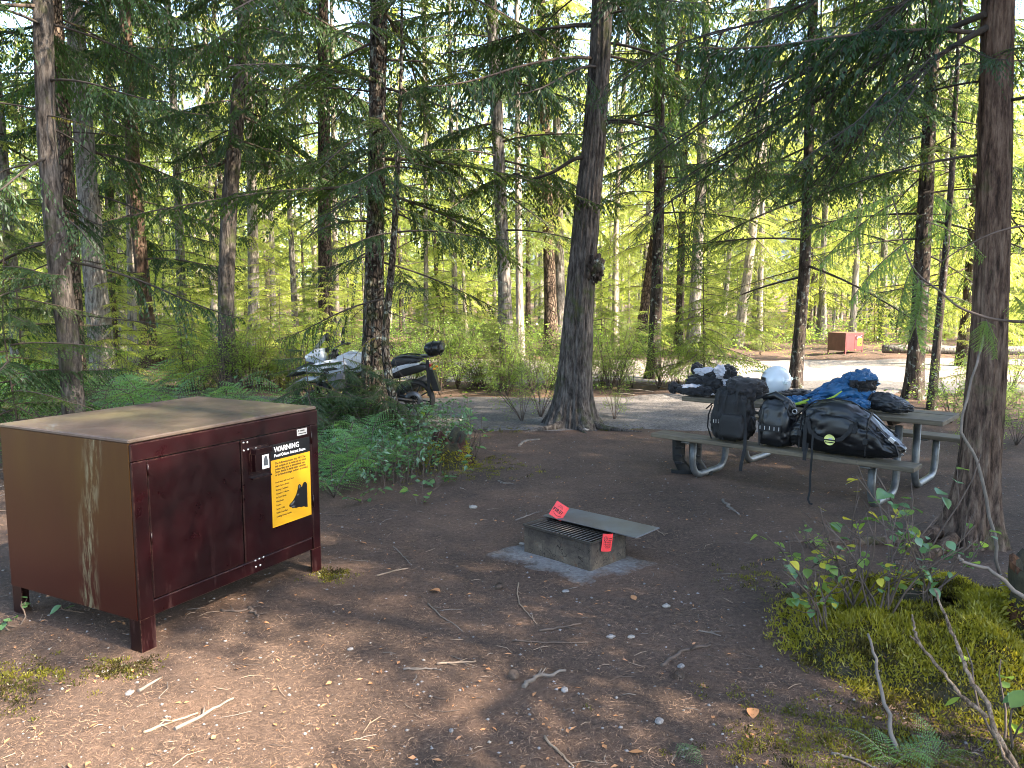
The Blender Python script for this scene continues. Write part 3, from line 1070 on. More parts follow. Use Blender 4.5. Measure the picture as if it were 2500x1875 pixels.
# trunks that can be told apart in the photograph: (x, y of foot in 2212 px, depth, trunk, thickness px, label)
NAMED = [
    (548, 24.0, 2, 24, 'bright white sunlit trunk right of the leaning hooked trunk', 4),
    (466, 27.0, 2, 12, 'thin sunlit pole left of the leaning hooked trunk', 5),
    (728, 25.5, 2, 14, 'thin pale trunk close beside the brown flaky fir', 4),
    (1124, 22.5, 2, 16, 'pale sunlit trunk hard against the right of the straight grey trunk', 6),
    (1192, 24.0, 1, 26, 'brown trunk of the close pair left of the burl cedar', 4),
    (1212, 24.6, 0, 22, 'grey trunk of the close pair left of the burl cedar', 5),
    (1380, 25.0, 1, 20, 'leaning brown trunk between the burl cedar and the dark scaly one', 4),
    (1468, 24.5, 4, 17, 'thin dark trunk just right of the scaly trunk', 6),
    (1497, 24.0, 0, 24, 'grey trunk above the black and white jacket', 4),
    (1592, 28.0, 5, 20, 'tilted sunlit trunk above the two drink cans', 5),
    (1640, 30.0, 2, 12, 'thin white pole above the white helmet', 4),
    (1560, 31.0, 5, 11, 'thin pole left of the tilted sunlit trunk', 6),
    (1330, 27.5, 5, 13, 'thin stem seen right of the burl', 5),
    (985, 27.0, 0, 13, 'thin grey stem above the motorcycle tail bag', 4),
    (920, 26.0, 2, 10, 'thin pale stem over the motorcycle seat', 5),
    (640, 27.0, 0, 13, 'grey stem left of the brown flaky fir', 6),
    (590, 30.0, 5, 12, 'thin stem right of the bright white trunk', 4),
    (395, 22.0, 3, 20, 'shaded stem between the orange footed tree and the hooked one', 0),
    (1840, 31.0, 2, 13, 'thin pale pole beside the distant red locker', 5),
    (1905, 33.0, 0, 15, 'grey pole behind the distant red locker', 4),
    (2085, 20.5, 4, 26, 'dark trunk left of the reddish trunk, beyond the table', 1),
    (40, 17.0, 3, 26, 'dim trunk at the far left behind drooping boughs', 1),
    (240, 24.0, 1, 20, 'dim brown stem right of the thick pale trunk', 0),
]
taken = []
for px, d, tv, wpx, lab, cv in NAMED:
    x = (px * K - 1250) / FPX * d
    s = r2.uniform(1.05, 1.35)
    rad = wpx * K / FPX * d / 2
    lean = (0, 0)
    if 'tilt' in lab or 'leaning brown' in lab:
        lean = (0, R(6))
    far_tree(x, d, lab, tv, cv, s, rad / (.12 * s), None, lean)
    taken.append((x, d))

WOOD = []
tries = 0
while len(WOOD) < 160 and tries < 20000:
    tries += 1
    d = 13 + 52 * r2.random() ** .62
    x = d * r2.uniform(-.86, .80)
    if road_sd(np.array([x]), np.array([d]))[0] > -1.4 or drive_sd(np.array([x]), np.array([d]))[0] > -1.2:
        continue
    if d < 23 and -5.5 < x < 30:
        continue
    if d < 34 and 7 < x < 14:
        continue
    if any((x - a) ** 2 + (d - b) ** 2 < (1.5 + d * .015) ** 2 for a, b in WOOD + taken):
        continue
    if any(abs(x / d - a / b) < .012 for a, b in taken) and d < 30:
        continue
    WOOD.append((x, d))
for x, d in WOOD:
    left = x / d < -.22 and d < 30
    lab, grp = (('slender shaded conifer in the woods left of the campsite', 'shaded conifers at left') if left else
                ('sunlit young conifer in the thick woods beyond the road', 'sunlit conifers beyond the road'))
    far_tree(x, d, lab, int(r2.choice([0, 0, 1, 2, 2, 3, 4, 5])), int(r2.integers(0, 7)), r2.uniform(.75, 1.4), r2.uniform(.45, .95), grp, (R(r2.normal(0, 1.5)), R(r2.normal(0, 1.5))))

# saplings of the understorey
SAP = 0
tries = 0
sap_pts = []
while SAP < 70 and tries < 5000:
    tries += 1
    d = r2.uniform(14, 34)
    x = d * r2.uniform(-.72, .70)
    pt = (np.array([x]), np.array([d]))
    if road_sd(*pt)[0] > -.5 or drive_sd(*pt)[0] > -.6:
        continue
    if d < 31 and .33 < x / d < .52:
        continue
    if any((x - a) ** 2 + (d - b) ** 2 < 1.0 for a, b in sap_pts):
        continue
    sap_pts.append((x, d))
    left = x < -5
    o = thing('conifer_sapling', 'shaded young hemlock sapling left of the motorcycle' if left else 'small sunlit hemlock sapling at the road edge', 'sapling', (x, d, hz(x, d)), r2.uniform(0, 6),
              'shaded saplings' if left else 'sunlit saplings')
    s = r2.uniform(.5, 1.25)
    link('stem', SAPT, o, None, None, s)
    link('crown', CROWN_SAP[r2.integers(3)], o, None, (0, 0, r2.uniform(0, 6)), s)
    SAP += 1

# the far wood that reads as one mass
fw = MB()
rf = np.random.default_rng(41)
cone = []
for i in range(230):
    d = rf.uniform(62, 130)
    x = d * rf.uniform(-.9, .9)
    h = rf.uniform(12, 25)
    z0 = hz(x, d)
    n = 420
    u = rf.random(n) ** 1.2
    rad = (2.6 * (1 - u) ** .8 + .2) * rf.uniform(.3, 1.05, n)
    a = rf.uniform(0, 6.28, n)
    P = np.stack([x + rad * np.cos(a), d + rad * np.sin(a), z0 + 1 + u * h], -1)
    D = norm(np.stack([np.cos(a), np.sin(a), rf.uniform(-.6, -.1, n)], -1))
    leaf_quads(fw, P, D, rf.uniform(.5, 1.1, n), rf.uniform(.18, .42, n), norm(rf.normal(0, .5, (n, 3)) + np.array([0, 0, 1])), 1)
    fw.tube([(x, d, z0 - .3), (x, d, z0 + h)], [.2, .04], 6, 0, cap=False)
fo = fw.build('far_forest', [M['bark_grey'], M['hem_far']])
fo['kind'] = 'stuff'
tag(fo, 'mass of distant sunlit conifers closing the woods', 'forest')

# conifers standing behind and to the right of the viewpoint; their shade falls over the campsite
SHADE = [(6.8, 1.6, .9, 3), (9.6, 2.4, 1.15, 1), (10.6, .2, 1.05, 2), (13.4, 1.6, 1.25, 0), (15.2, -1.0, 1.25, 1), (18.0, -.6, 1.4, 0), (11.8, 4.8, 1.1, 1), (21.0, -3.0, 1.45, 0), (16.4, 3.6, 1.3, 1), (17.0, -7.5, 1.0, 1), (9.6, -.9, .95, 3), (13.8, 6.2, 1.2, 0),
         (-6.5, -2.5, 1.2, 0), (-2.0, -8.5, 1.2, 1), (-8.4, 6.4, 1.1, 1), (-12.5, 7.0, 1.2, 0)]
for i, (x, y, s, cv) in enumerate(SHADE):
    o = thing('conifer_tree', 'tall conifer outside the picture shading the campsite', 'tree', (x, y, hz(x, y)), r2.uniform(0, 6), 'conifers around the viewpoint')
    link('trunk', FT[i % 6], o, None, None, (s * 1.1, s * 1.1, s))
    link('crown', (CROWN_HI + CROWN_GAP)[cv], o, (0, 0, 3.4), (0, 0, r2.uniform(0, 6)), (s * 1.1, s * 1.1, s))

# ------------------------------------------------------------------ food storage locker
def paint_mat():
    m, nt, out = newmat('maroon_paint')
    v = coords(nt)
    col = ramp(nt, noise(nt, v, 2.2, 4), [(.3, (.0058, .0008, .0014)), (.7, (.0105, .0012, .0021))]).outputs[0]
    # chalky scuffs low on the doors and runs of algae
    sc = ramp(nt, noise(nt, coords(nt, (1, 1, .16)), 17, 5, .75), [(.56, (0, 0, 0)), (.74, (1, 1, 1))])
    sep = N(nt, 'SeparateXYZ')
    nt.links.new(v, sep.inputs[0])
    zr = N(nt, 'MapRange')
    nt.links.new(sep.outputs['Z'], zr.inputs[0])
    zr.inputs[1].default_value, zr.inputs[2].default_value = .62, .10
    mul = N(nt, 'Math', operation='MULTIPLY')
    nt.links.new(sc.outputs[0], mul.inputs[0])
    nt.links.new(zr.outputs[0], mul.inputs[1])
    col = mixc(nt, mul.outputs[0], col, (.040, .020, .019))
    bv = N(nt, 'Bevel')
    bv.inputs['Radius'].default_value = .007
    gm = N(nt, 'NewGeometry')
    dt = N(nt, 'VectorMath', operation='DOT_PRODUCT')
    nt.links.new(bv.outputs[0], dt.inputs[0])
    nt.links.new(gm.outputs['Normal'], dt.inputs[1])
    wear = N(nt, 'MapRange')
    nt.links.new(dt.outputs['Value'], wear.inputs[0])
    wear.inputs[1].default_value, wear.inputs[2].default_value = .97, .80
    chips = ramp(nt, noise(nt, v, 38, 5, .75), [(.46, (0, 0, 0)), (.56, (1, 1, 1))])
    wm = mixc(nt, 1.0, chips.outputs[0], wear.outputs[0], 'MULTIPLY')
    col = mixc(nt, wm, col, (.085, .045, .032))
    scr = ramp(nt, noise(nt, coords(nt, (3, 1, .7)), 26, 6, .8), [(.70, (0, 0, 0)), (.76, (.6, .6, .6))])
    col = mixc(nt, scr.outputs[0], col, (.045, .022, .020))
    rg = ramp(nt, noise(nt, v, 9, 4), [(.3, (.26, .26, .26)), (.7, (.40, .40, .40))])
    pbsdf(nt, out, col, rg.outputs[0], 0, bump(nt, noise(nt, v, 160, 2), .03, .004), .28, .05)
    return m


def side_mat():
    """side sheet: paint with the golden reflection of the woods coloured in, algae film and one pale run"""
    m, nt, out = newmat('stained_sheen_paint')
    v = coords(nt)
    col = ramp(nt, noise(nt, v, 1.6, 4), [(.3, (.024, .0042, .0035)), (.7, (.034, .0075, .0045))]).outputs[0]
    sep = N(nt, 'SeparateXYZ')
    nt.links.new(v, sep.inputs[0])
    zr = N(nt, 'MapRange')
    nt.links.new(sep.outputs['Z'], zr.inputs[0])
    zr.inputs[1].default_value, zr.inputs[2].default_value = .30, .95
    nz = noise(nt, coords(nt, (1, 1, .25)), 4, 4)
    fm = N(nt, 'Math', operation='MULTIPLY')
    nt.links.new(zr.outputs[0], fm.inputs[0])
    nt.links.new(nz, fm.inputs[1])
    col = mixc(nt, fm.outputs[0], col, (.066, .038, .007))  # reflected woods painted golden toward the top, together with algae film
    # pale run: near y = .36 from the front, wandering
    wob = noise(nt, coords(nt, (1, 1, 1)), 2.5, 2)
    a = N(nt, 'Math', operation='MULTIPLY_ADD')
    nt.links.new(sep.outputs['Z'], a.inputs[0])
    a.inputs[1].default_value = .16
    nt.links.new(sep.outputs['Y'], a.inputs[2])
    b = N(nt, 'Math', operation='MULTIPLY_ADD')
    nt.links.new(wob, b.inputs[0])
    b.inputs[1].default_value = .16
    nt.links.new(a.outputs[0], b.inputs[2])
    c = N(nt, 'Math', operation='SUBTRACT')
    nt.links.new(b.outputs[0], c.inputs[0])
    c.inputs[1].default_value = .53
    ab = N(nt, 'Math', operation='ABSOLUTE')
    nt.links.new(c.outputs[0], ab.inputs[0])
    near = ramp(nt, ab.outputs[0], [(.03, (1, 1, 1)), (.10, (0, 0, 0))])
    brk = ramp(nt, noise(nt, coords(nt, (1, 1, .18)), 30, 5, .7), [(.47, (0, 0, 0)), (.62, (1, 1, 1))])
    mm = mixc(nt, 1.0, near.outputs[0], brk.outputs[0], 'MULTIPLY')
    col = mixc(nt, mm, col, (.14, .125, .075))
    pbsdf(nt, out, col, .32, 0, bump(nt, noise(nt, v, 120, 2), .04, .004), .22, .03)
    return m


def top_mat():
    m, nt, out = newmat('lid_pollen_sheen')
    v = coords(nt)
    f = noise(nt, v, 1.5, 5, .55)
    col = ramp(nt, f, [(.32, (.048, .034, .032)), (.5, (.066, .050, .038)), (.68, (.10, .082, .044))]).outputs[0]  # tan for the reflected sky is painted in, with patches of pollen
    col = mixc(nt, .5, col, ramp(nt, noise(nt, v, 45, 4, .7), [(.3, (.7, .7, .7)), (.7, (1.25, 1.25, 1.2))]).outputs[0], 'MULTIPLY')
    rg = ramp(nt, noise(nt, v, 6, 4), [(.3, (.30, .30, .30)), (.7, (.5, .5, .5))])
    pbsdf(nt, out, col, rg.outputs[0], 0, bump(nt, noise(nt, v, 90, 2), .04, .004), .5, .15)
    return m


M['maroon'] = paint_mat()
M['maroon_side'] = side_mat()
M['lid'] = top_mat()
M['gap_shade'] = plain('gap_shade', (.01, .008, .008), .8, var=.1)  # painted black for the shade in the door gaps
M['rivet'] = plain('rivet', (.55, .53, .5), .3, 1.0, var=.15)
M['sign_yellow'] = plain('sign_yellow', (.52, .27, .006), .42, var=.06, scale=3)
M['sign_black'] = plain('sign_black', (.004, .004, .005), .35, var=.1)
M['ink'] = plain('ink', (.025, .014, .004), .6, var=.1)
M['white'] = plain('white_print', (.8, .8, .78), .45, var=.05)
M['grey_print'] = plain('grey_print', (.075, .078, .082), .5, var=.5, scale=40)
M['plate'] = plain('plate', (.52, .53, .54), .35, .6, var=.1)


def text_mesh(txt, size, mat, bold=0.0, spacing=1.0, line=1.0, ext=.0004):
    c = bpy.data.curves.new('txt', 'FONT')
    c.body = txt
    c.size = size
    c.offset = bold
    c.extrude = ext
    c.resolution_u = 3
    c.space_character = spacing
    c.space_line = line
    o = bpy.data.objects.new('txt', c)
    COL.objects.link(o)
    me = bpy.data.meshes.new_from_object(o)
    bpy.data.objects.remove(o)
    bpy.data.curves.remove(c)
    me.materials.clear()
    me.materials.append(mat)
    return me


LW, LD, LH = 1.387, 1.118, 1.12
LOCK = thing('food_storage_locker', 'maroon metal bear proof food locker with yellow warning sign on its front', 'locker', (-1.943, 3.885, 0), 1.0896)
z0 = .165
# carcass: lid, side sheets, back sheet, floor
MB().rbox((LW / 2, LD / 2, LH - .011), (LW + .006, LD + .006, .022), .006).build('lid', M['lid'], LOCK)
for name, x in (('side_panel', .006), ('side_panel', LW - .006)):
    MB().box((x, LD / 2, (z0 + LH - .022) / 2), (.012, LD - .01, LH - .022 - z0)).build(name, M['maroon_side'], LOCK)
MB().box((LW / 2, LD - .008, (z0 + LH - .022) / 2), (LW - .026, .012, LH - .024 - z0)).build('back_panel', M['maroon'], LOCK)
MB().box((LW / 2, LD / 2, z0 + .01), (LW - .026, LD - .03, .014)).build('floor_panel', M['maroon'], LOCK)
# front frame
fr = MB()
fr.rbox((LW / 2, -.004, LH - .070), (LW - .004, .02, .092), .004)
fr.rbox((.046, -.004, (z0 + LH - .116) / 2 - .002), (.088, .02, LH - .118 - z0), .004)
fr.rbox((LW - .036, -.004, (z0 + LH - .116) / 2 - .002), (.068, .02, LH - .118 - z0), .004)
fr.rbox((LW / 2, -.0035, z0 + .043), (LW - .166, .02, .082), .004)
fr.build('front_frame', M['maroon'], LOCK)
MB().box((LW / 2, .012, (z0 + LH) / 2), (LW - .1, .008, LH - z0 - .12)).build('gap_shade_sheet', M['gap_shade'], LOCK)  # black sheet behind the doors, in place of shade in their gaps
# legs: bent angle iron
for sx in (0, 1):
    for sy in (0, 1):
        l = MB()
        x = .004 if sx == 0 else LW - .004
        y = -.013 if sy == 0 else LD - .004
        dx = 1 if sx == 0 else -1
        dy = 1 if sy == 0 else -1
        l.box((x + dx * .044, y + dy * .004, z0 / 2 - .004), (.088, .008, z0 + .01))
        l.box((x + dx * .004, y + dy * .048, z0 / 2 - .006), (.008, .078, z0 + .006))
        l.build('leg', M['maroon'], LOCK)
# doors
DZ0, DZ1 = z0 + .088, LH - .122


def rivet_mesh():
    return MB().lathe([(.0075, 0), (.007, .003), (.004, .0055), (0.0002, .006)], 10, 0, axis='y', scale=(1, 1, -1)).mesh('rivet', M['rivet'])


RV = rivet_mesh()
d1 = MB().rbox((.405, -.004, (DZ0 + DZ1) / 2), (.622, .014, DZ1 - DZ0), .004).build('door', M['maroon'], LOCK)
MB().tube([(.096, -.012, DZ1 - .08), (.096, -.012, DZ1 - .02)], .006, 8).build('hinge', M['maroon'], d1)
MB().tube([(.096, -.012, DZ0 + .30), (.096, -.012, DZ0 + .36)], .006, 8).build('hinge', M['maroon'], d1)
d2 = MB().rbox((1.021, -.006, (DZ0 + DZ1) / 2), (.592, .014, DZ1 - DZ0), .004).build('door', M['maroon'], LOCK)
MB().tube([(LW - .066, -.014, DZ1 - .12), (LW - .066, -.014, DZ1 - .04)], .006, 8).build('hinge', M['maroon'], d2)
MB().tube([(LW - .066, -.014, DZ0 + .20), (LW - .066, -.014, DZ0 + .28)], .006, 8).build('hinge', M['maroon'], d2)
for x, z in ((.742, .982), (.772, .980), (.742, .934), (.776, .936), (.835, .935), (.800, .245), (.832, .247), (.866, .247), (.802, .205), (.838, .205)):
    link('rivet', RV, d2, (x, -.0128, z))
lt = MB()
lt.prism([(-.062, .797), (.062, .797), (.062, .905), (-.062, .905)], -.048, -.013)
lt.prism([(-.070, .905), (.070, .905), (.062, .935), (-.062, .935)], -.060, -.013)
lt.box((0, -.0155, .862), (.158, .004, .165))
lat = lt.build('latch_housing', M['maroon'], LOCK, (.858, 0, 0))
st = MB()
st.box((.02, -.0488, .848), (.055, .0014, .085), 0)
st.prism([(.004, .825), (.036, .822), (.038, .850), (.028, .882), (.014, .883), (.002, .853)], -.0502, -.0496, 1)
st.build('sticker', [M['white'], M['grey_print']], lat)
MB().prism([(-.075, .752), (.078, .752), (.078, .760), (-.075, .760)], -.040, -.013).build('hand_slot', M['maroon'], LOCK, (.858, 0, 0))
pl = MB().rbox((1.235, -.0142, .972), (.092, .002, .042), .0005).build('maker_plate', M['plate'], LOCK)
pm = MB()
pm.prism([(1.199, .978), (1.205, .978), (1.205, .988), (1.199, .988)], -.0160, -.0155)
for k in range(6):
    pm.box((1.216 + k * .0075, -.0156, .981), (.0055, .0006, .009))
pm.box((1.235, -.0156, .963), (.070, .0006, .005))
pm.build('print', M['sign_black'], pl)
# warning sign
SX0, SX1, SZ0, SZ1 = .952, 1.300, .408, .930
sg = MB().box(((SX0 + SX1) / 2, -.0142, (SZ0 + .833) / 2), (SX1 - SX0, .0024, .833 - SZ0)).build('warning_sign', M['sign_yellow'], LOCK)
sg['label'] = 'black and yellow warning sign with a bear head'
MB().box(((SX0 + SX1) / 2, -.0146, (.833 + SZ1) / 2), (SX1 - SX0, .0026, SZ1 - .833)).build('header_panel', M['sign_black'], sg)
RX = (math.pi / 2, 0, 0)
link('lettering', text_mesh('WARNING', .0455, M['white'], .0009), sg, (SX0 + .030, -.0164, .882), RX)
link('lettering', text_mesh('Food Odors Attract Bears', .0262, M['white'], .0006), sg, (SX0 + .030, -.0164, .850), RX, (.98, 1, 1))
link('lettering', text_mesh('The following items may NOT be\nleft outside or in tents at any time\nunless they are in immediate use.\nStore items in hard-sided vehicles\nor in food storage lockers provided.', .0200, M['ink'], .0003, line=.92), sg, (SX0 + .034, -.0160, .803), RX)
link('lettering', text_mesh('Food / Items with Food Odors\nEmpty Cans or Bottles\nBeverage Containers\nCosmetics / Toiletries\nPet Food / Bowls\nWash Basins\nCoolers\nStoves / Grills\nTrash / Trash Bags\nCooking / Eating Utensils', .0150, M['ink'], .0001, line=1.62), sg, (SX0 + .034, -.0160, .684), RX, (.86, 1, 1))
bear = [(.93, .150), (.93, .52), (.90, .555), (.85, .565), (.815, .535), (.80, .500), (.775, .500), (.765, .535), (.725, .553), (.69, .530), (.685, .490), (.665, .455), (.635, .405), (.60, .365), (.55, .325), (.500, .300), (.462, .285), (.447, .262), (.465, .238), (.50, .232), (.53, .208), (.58, .205), (.63, .192), (.70, .195), (.76, .178), (.83, .180), (.87, .160)]
sc_ = lambda p: (SX0 + (p[0] - .03) * (SX1 - SX0), SZ0 + (.115 + (p[1] - .15) * .80) * (SZ1 - SZ0))
MB().prism([sc_(p) for p in bear], -.0166, -.0156).build('bear_picture', M['sign_black'], sg)
hl = MB()
for poly in ([(.47, .275), (.52, .298), (.58, .325), (.60, .305), (.54, .272), (.50, .258)], [(.50, .240), (.55, .246), (.61, .236), (.60, .222), (.54, .218)], [(.70, .525), (.73, .540), (.75, .515), (.735, .480), (.71, .490)], [(.655, .40), (.70, .41), (.715, .395), (.67, .375)]):
    hl.prism([sc_(p) for p in poly], -.0170, -.0167)
hl.build('bear_highlight', M['grey_print'], sg)
# its distant twin
L2 = copy_tree(LOCK)
M['sunlit_red'] = plain('sunlit_red', (.11, .020, .020), .5, var=.25, scale=3)  # brighter red puts the sun on the distant locker into its paint
M['sunlit_brown'] = plain('sunlit_brown', (.13, .060, .040), .5, var=.2, scale=3)  # its side and lid, sunlight likewise put into the brown
for ch in [q for q in L2.children_recursive if q.type == 'MESH']:
    nm = ch.data.materials[0].name if ch.data.materials else ''
    if nm in ('maroon_paint', 'stained_sheen_paint', 'lid_pollen_sheen'):
        ch.data = ch.data.copy()
        ch.data.materials[0] = M['sunlit_red' if nm == 'maroon_paint' else 'sunlit_brown']
L2.location = (*gnd(2062, 868), hz(*gnd(2062, 868)))
L2.rotation_euler = (0, 0, R(28))
L2.scale = (.60, .60, .60)
L2['label'] = 'distant red food locker across the sunlit road'

# ------------------------------------------------------------------ fire box
M['rust_steel'] = plain('rust_steel', (.075, .062, .052), .75, .2, var=.5, scale=9, bmp=.25, bscale=40)
M['plate_steel'] = plain('plate_steel', (.075, .080, .088), .40, .25, var=.45, scale=4.5, bmp=.06, bscale=50, dark=(.075, .058, .05))  # bluish base imitates the sky reflected in the plate
M['grate'] = plain('grate', (.06, .055, .05), .5, .6, var=.3)
M['soot'] = plain('soot', (.006, .006, .006), .95, var=.3)


def panel_mat():
    m, nt, out = newmat('fire_panel')
    v = coords(nt)
    col = ramp(nt, noise(nt, v, 7, 5, .65), [(.3, (.036, .029, .025)), (.55, (.082, .066, .052)), (.75, (.13, .11, .085))]).outputs[0]
    col = mixc(nt, .7, col, ramp(nt, noise(nt, v, 60, 4, .7), [(.3, (.6, .6, .6)), (.7, (1.3, 1.3, 1.25))]).outputs[0], 'MULTIPLY')
    vo = N(nt, 'TexVoronoi', feature='DISTANCE_TO_EDGE')
    vo.inputs['Scale'].default_value = 3.1
    mp = N(nt, 'Vector' + 'Math', operation='ADD')
    nt.links.new(v, mp.inputs[0])
    nz = N(nt, 'TexNoise')
    nz.inputs['Scale'].default_value = 6
    nt.links.new(v, nz.inputs['Vector'])
    nt.links.new(nz.outputs['Color'], mp.inputs[1])
    nt.links.new(mp.outputs[0], vo.inputs['Vector'])
    cr = ramp(nt, vo.outputs['Distance'], [(.0, (.15, .14, .13)), (.018, (1, 1, 1))])
    col = mixc(nt, 1.0, col, cr.outputs[0], 'MULTIPLY')
    sp_ = N(nt, 'SeparateXYZ')
    nt.links.new(v, sp_.inputs[0])
    sm = N(nt, 'Math', operation='MULTIPLY_ADD')
    nt.links.new(noise(nt, v, 9, 4), sm.inputs[0])
    sm.inputs[1].default_value = .22
    nt.links.new(sp_.outputs['Z'], sm.inputs[2])
    sr_ = ramp(nt, sm.outputs[0], [(.20, (0, 0, 0)), (.34, (1, 1, 1))])
    col = mixc(nt, sr_.outputs[0], col, (.018, .016, .015))
    rs_ = ramp(nt, noise(nt, v, 13, 5, .7), [(.58, (0, 0, 0)), (.70, (.8, .8, .8))])
    col = mixc(nt, rs_.outputs[0], col, (.085, .042, .022))
    pbsdf(nt, out, col, .85, 0, bump(nt, noise(nt, v, 70, 4), .4, .006), .3)
    return m


M['fire_panel'] = panel_mat()
FB = thing('fire_pit', 'low steel fire box with a bar grate and a sliding steel plate on top', 'fire pit', (.525, 5.055, 0), 0)
FA = math.atan2(.43, -.435)
FB.rotation_euler = (0, 0, FA)      # local x runs along the long near face, local y away to the right side (negative)
FL, FWd, FH = .615, .40, .205
w = .008
MB().rbox((FL / 2, -w / 2, FH / 2 - .03), (FL, w, FH + .06), .003).build('side_panel', M['fire_panel'], FB)
MB().rbox((FL / 2, -FWd + w / 2, FH / 2 - .03), (FL, w, FH + .06), .003).build('side_panel', M['fire_panel'], FB)
MB().rbox((w / 2, -FWd / 2, FH / 2 - .03), (w, FWd - 2 * w - .002, FH + .06), .003).build('end_panel', M['fire_panel'], FB)
MB().rbox((FL - w / 2, -FWd / 2, FH / 2 - .03), (w, FWd - 2 * w - .002, FH + .06), .003).build('end_panel', M['fire_panel'], FB)
MB().box((FL / 2, -FWd / 2, .012), (FL - 2 * w - .004, FWd - 2 * w - .004, .02)).build('ash_bed', M['soot'], FB)
rim = MB()
for (a, b) in (((0, .003), (FL, .003)), ((0, -FWd - .003), (FL, -FWd - .003))):
    rim.box(((a[0] + b[0]) / 2, a[1], FH - .004), (FL + .012, .010, .014))
rim.box((-.003, -FWd / 2, FH - .005), (.010, FWd - .006, .014))
rim.box((FL + .003, -FWd / 2, FH - .005), (.010, FWd - .006, .014))
rim.build('rim', M['grate'], FB)
bar = MB().tube([(0, -.012, 0), (0, -FWd + .012, 0)], .0052, 8).mesh('grate_bar', M['grate'])
for k in range(17):
    link('grate_bar', bar, FB, (.025 + k * (FL - .05) / 16, 0, FH - .016))
# the plate, slid back over the far half and past the right end
PL = MB().rbox((0, 0, 0), (.84, .29, .008), .003)
pp = PL.build('top_plate', M['plate_steel'], FB)
ca, sa = math.cos(-FA), math.sin(-FA)
wc = np.array([.635 - .525, 5.510 - 5.055])
pp.location = (ca * wc[0] - sa * wc[1], sa * wc[0] + ca * wc[1], FH + .012)
pp.rotation_euler = (R(-1.2), R(.6), R(1.5))
# two red tags
M['tag_red'] = plain('tag_red', (.62, .040, .045), .55, var=.08, scale=5)


def paper_tag(label, loc, rot, w, h, curl, marks):
    o = thing('paper_tag', label, 'tag', loc, 0)
    o.rotation_euler = rot
    u = np.linspace(-.5, .5, 9)
    U, V = np.meshgrid(u, u, indexing='ij')
    G = np.stack([U * w, curl * (np.abs(U * 2) ** 2) * w + .3 * curl * w * (V + .5) ** 2, (V + .5) * h], -1)
    G2 = G + np.array([0, .0012, 0])
    sheet_ = MB().grid(G).grid(G2[::-1])
    sheet_.build('sheet', M['tag_red'], o)
    marks(o, w, h, curl)
    return o


def curve_on(o, pts, w, h, curl, rad=.0016, name='print'):
    P = []
    for x, y in pts:
        P.append((x * w, curl * (abs(x * 2) ** 2) * w + .3 * curl * w * y ** 2 - .0008, y * h))
    MB().tube(P, rad, 4, 0, False).build(name, M['sign_black'], o)


def marks1(o, w, h, curl):
    me = text_mesh('FIRE?', .037, M['sign_black'], .0007)
    v = np.zeros(len(me.vertices) * 3)
    me.vertices.foreach_get('co', v)
    v = v.reshape(-1, 3)
    x = (v[:, 0] - .048)
    q = np.column_stack([x, curl * (2 * x / w) ** 2 * w + .3 * curl * w * ((v[:, 1] + .042) / h) ** 2 - .0012, v[:, 1] + .042])
    me.vertices.foreach_set('co', q.ravel())
    me.update()
    link('lettering', me, o)
    curve_on(o, [(-.32, .30), (-.18, .20), (0, .165), (.18, .20), (.30, .29)], w, h, curl)
    curve_on(o, [(-.20, .72), (-.12, .84), (0, .86), (.08, .76), (.12, .68)], w, h, curl)
    curve_on(o, [(-.08, .72), (-.02, .78), (.02, .70)], w, h, curl)


def marks2(o, w, h, curl):
    a = np.linspace(0, 2 * math.pi, 18)
    curve_on(o, [(-.22 + .14 * math.cos(t), .72 + .13 * math.sin(t)) for t in a], w, h, curl, .0018)
    curve_on(o, [(-.31, .64), (-.13, .80)], w, h, curl, .0018)
    rr_ = np.random.default_rng(3)
    for y, x0, x1 in ((.74, .05, .38), (.62, .02, .40), (.52, -.30, .36), (.42, -.28, .38), (.32, -.25, .36), (.22, -.18, .30)):
        n = 9
        xs = np.linspace(x0, x1, n)
        curve_on(o, [(x, y + .035 * (1 if k % 2 else -1) * rr_.uniform(.5, 1)) for k, x in enumerate(xs)], w, h, curl, .0017)


paper_tag('red paper tag reading FIRE standing on the back of the fire pit plate', (.317, 5.60, .220), (R(-12), R(32), R(-6)), .105, .115, .10, marks1)
paper_tag('red paper tag tucked at the right corner of the fire pit', (.640, 5.115, .125), (R(6), R(4), R(18)), .075, .125, .12, marks2)
# ash covered ground under the fire box
def pad_sd(x, y):
    q = np.column_stack([x - .525, y - 5.055])
    lx = math.cos(FA) * q[:, 0] + math.sin(FA) * q[:, 1]
    ly = -math.sin(FA) * q[:, 0] + math.cos(FA) * q[:, 1]
    a = np.minimum(np.minimum(lx + .02, .66 - lx), np.minimum(ly + .30, .135 - ly))
    b = np.minimum(np.minimum(lx + .13, .3 - lx), np.minimum(ly + .40, -.10 - ly)) - .05
    p = np.column_stack([x, y])
    return np.maximum(a, b) * 7 + .75 + .25 * fbm(p, 7, 67, 3)


sheet('ash_ground', pad_sd, np.arange(-.6, 1.5, .018), np.arange(4.4, 6.2, .018), mat_ground(True), lift=.006, edge=.03, attr='ash')

# ------------------------------------------------------------------ picnic table
def wood_mat(name, lo, hi):
    m, nt, out = newmat(name)
    v = coords(nt, (.35, 6, 6))
    f = noise(nt, v, 6, 6, .65)
    col = ramp(nt, f, [(.3, lo), (.7, hi)]).outputs[0]
    col = mixc(nt, .6, col, ramp(nt, noise(nt, coords(nt), 3.5, 4), [(.35, (.6, .6, .58)), (.7, (1.25, 1.22, 1.1))]).outputs[0], 'MULTIPLY')
    pbsdf(nt, out, col, .8, 0, bump(nt, f, .5, .004), .3)
    return m


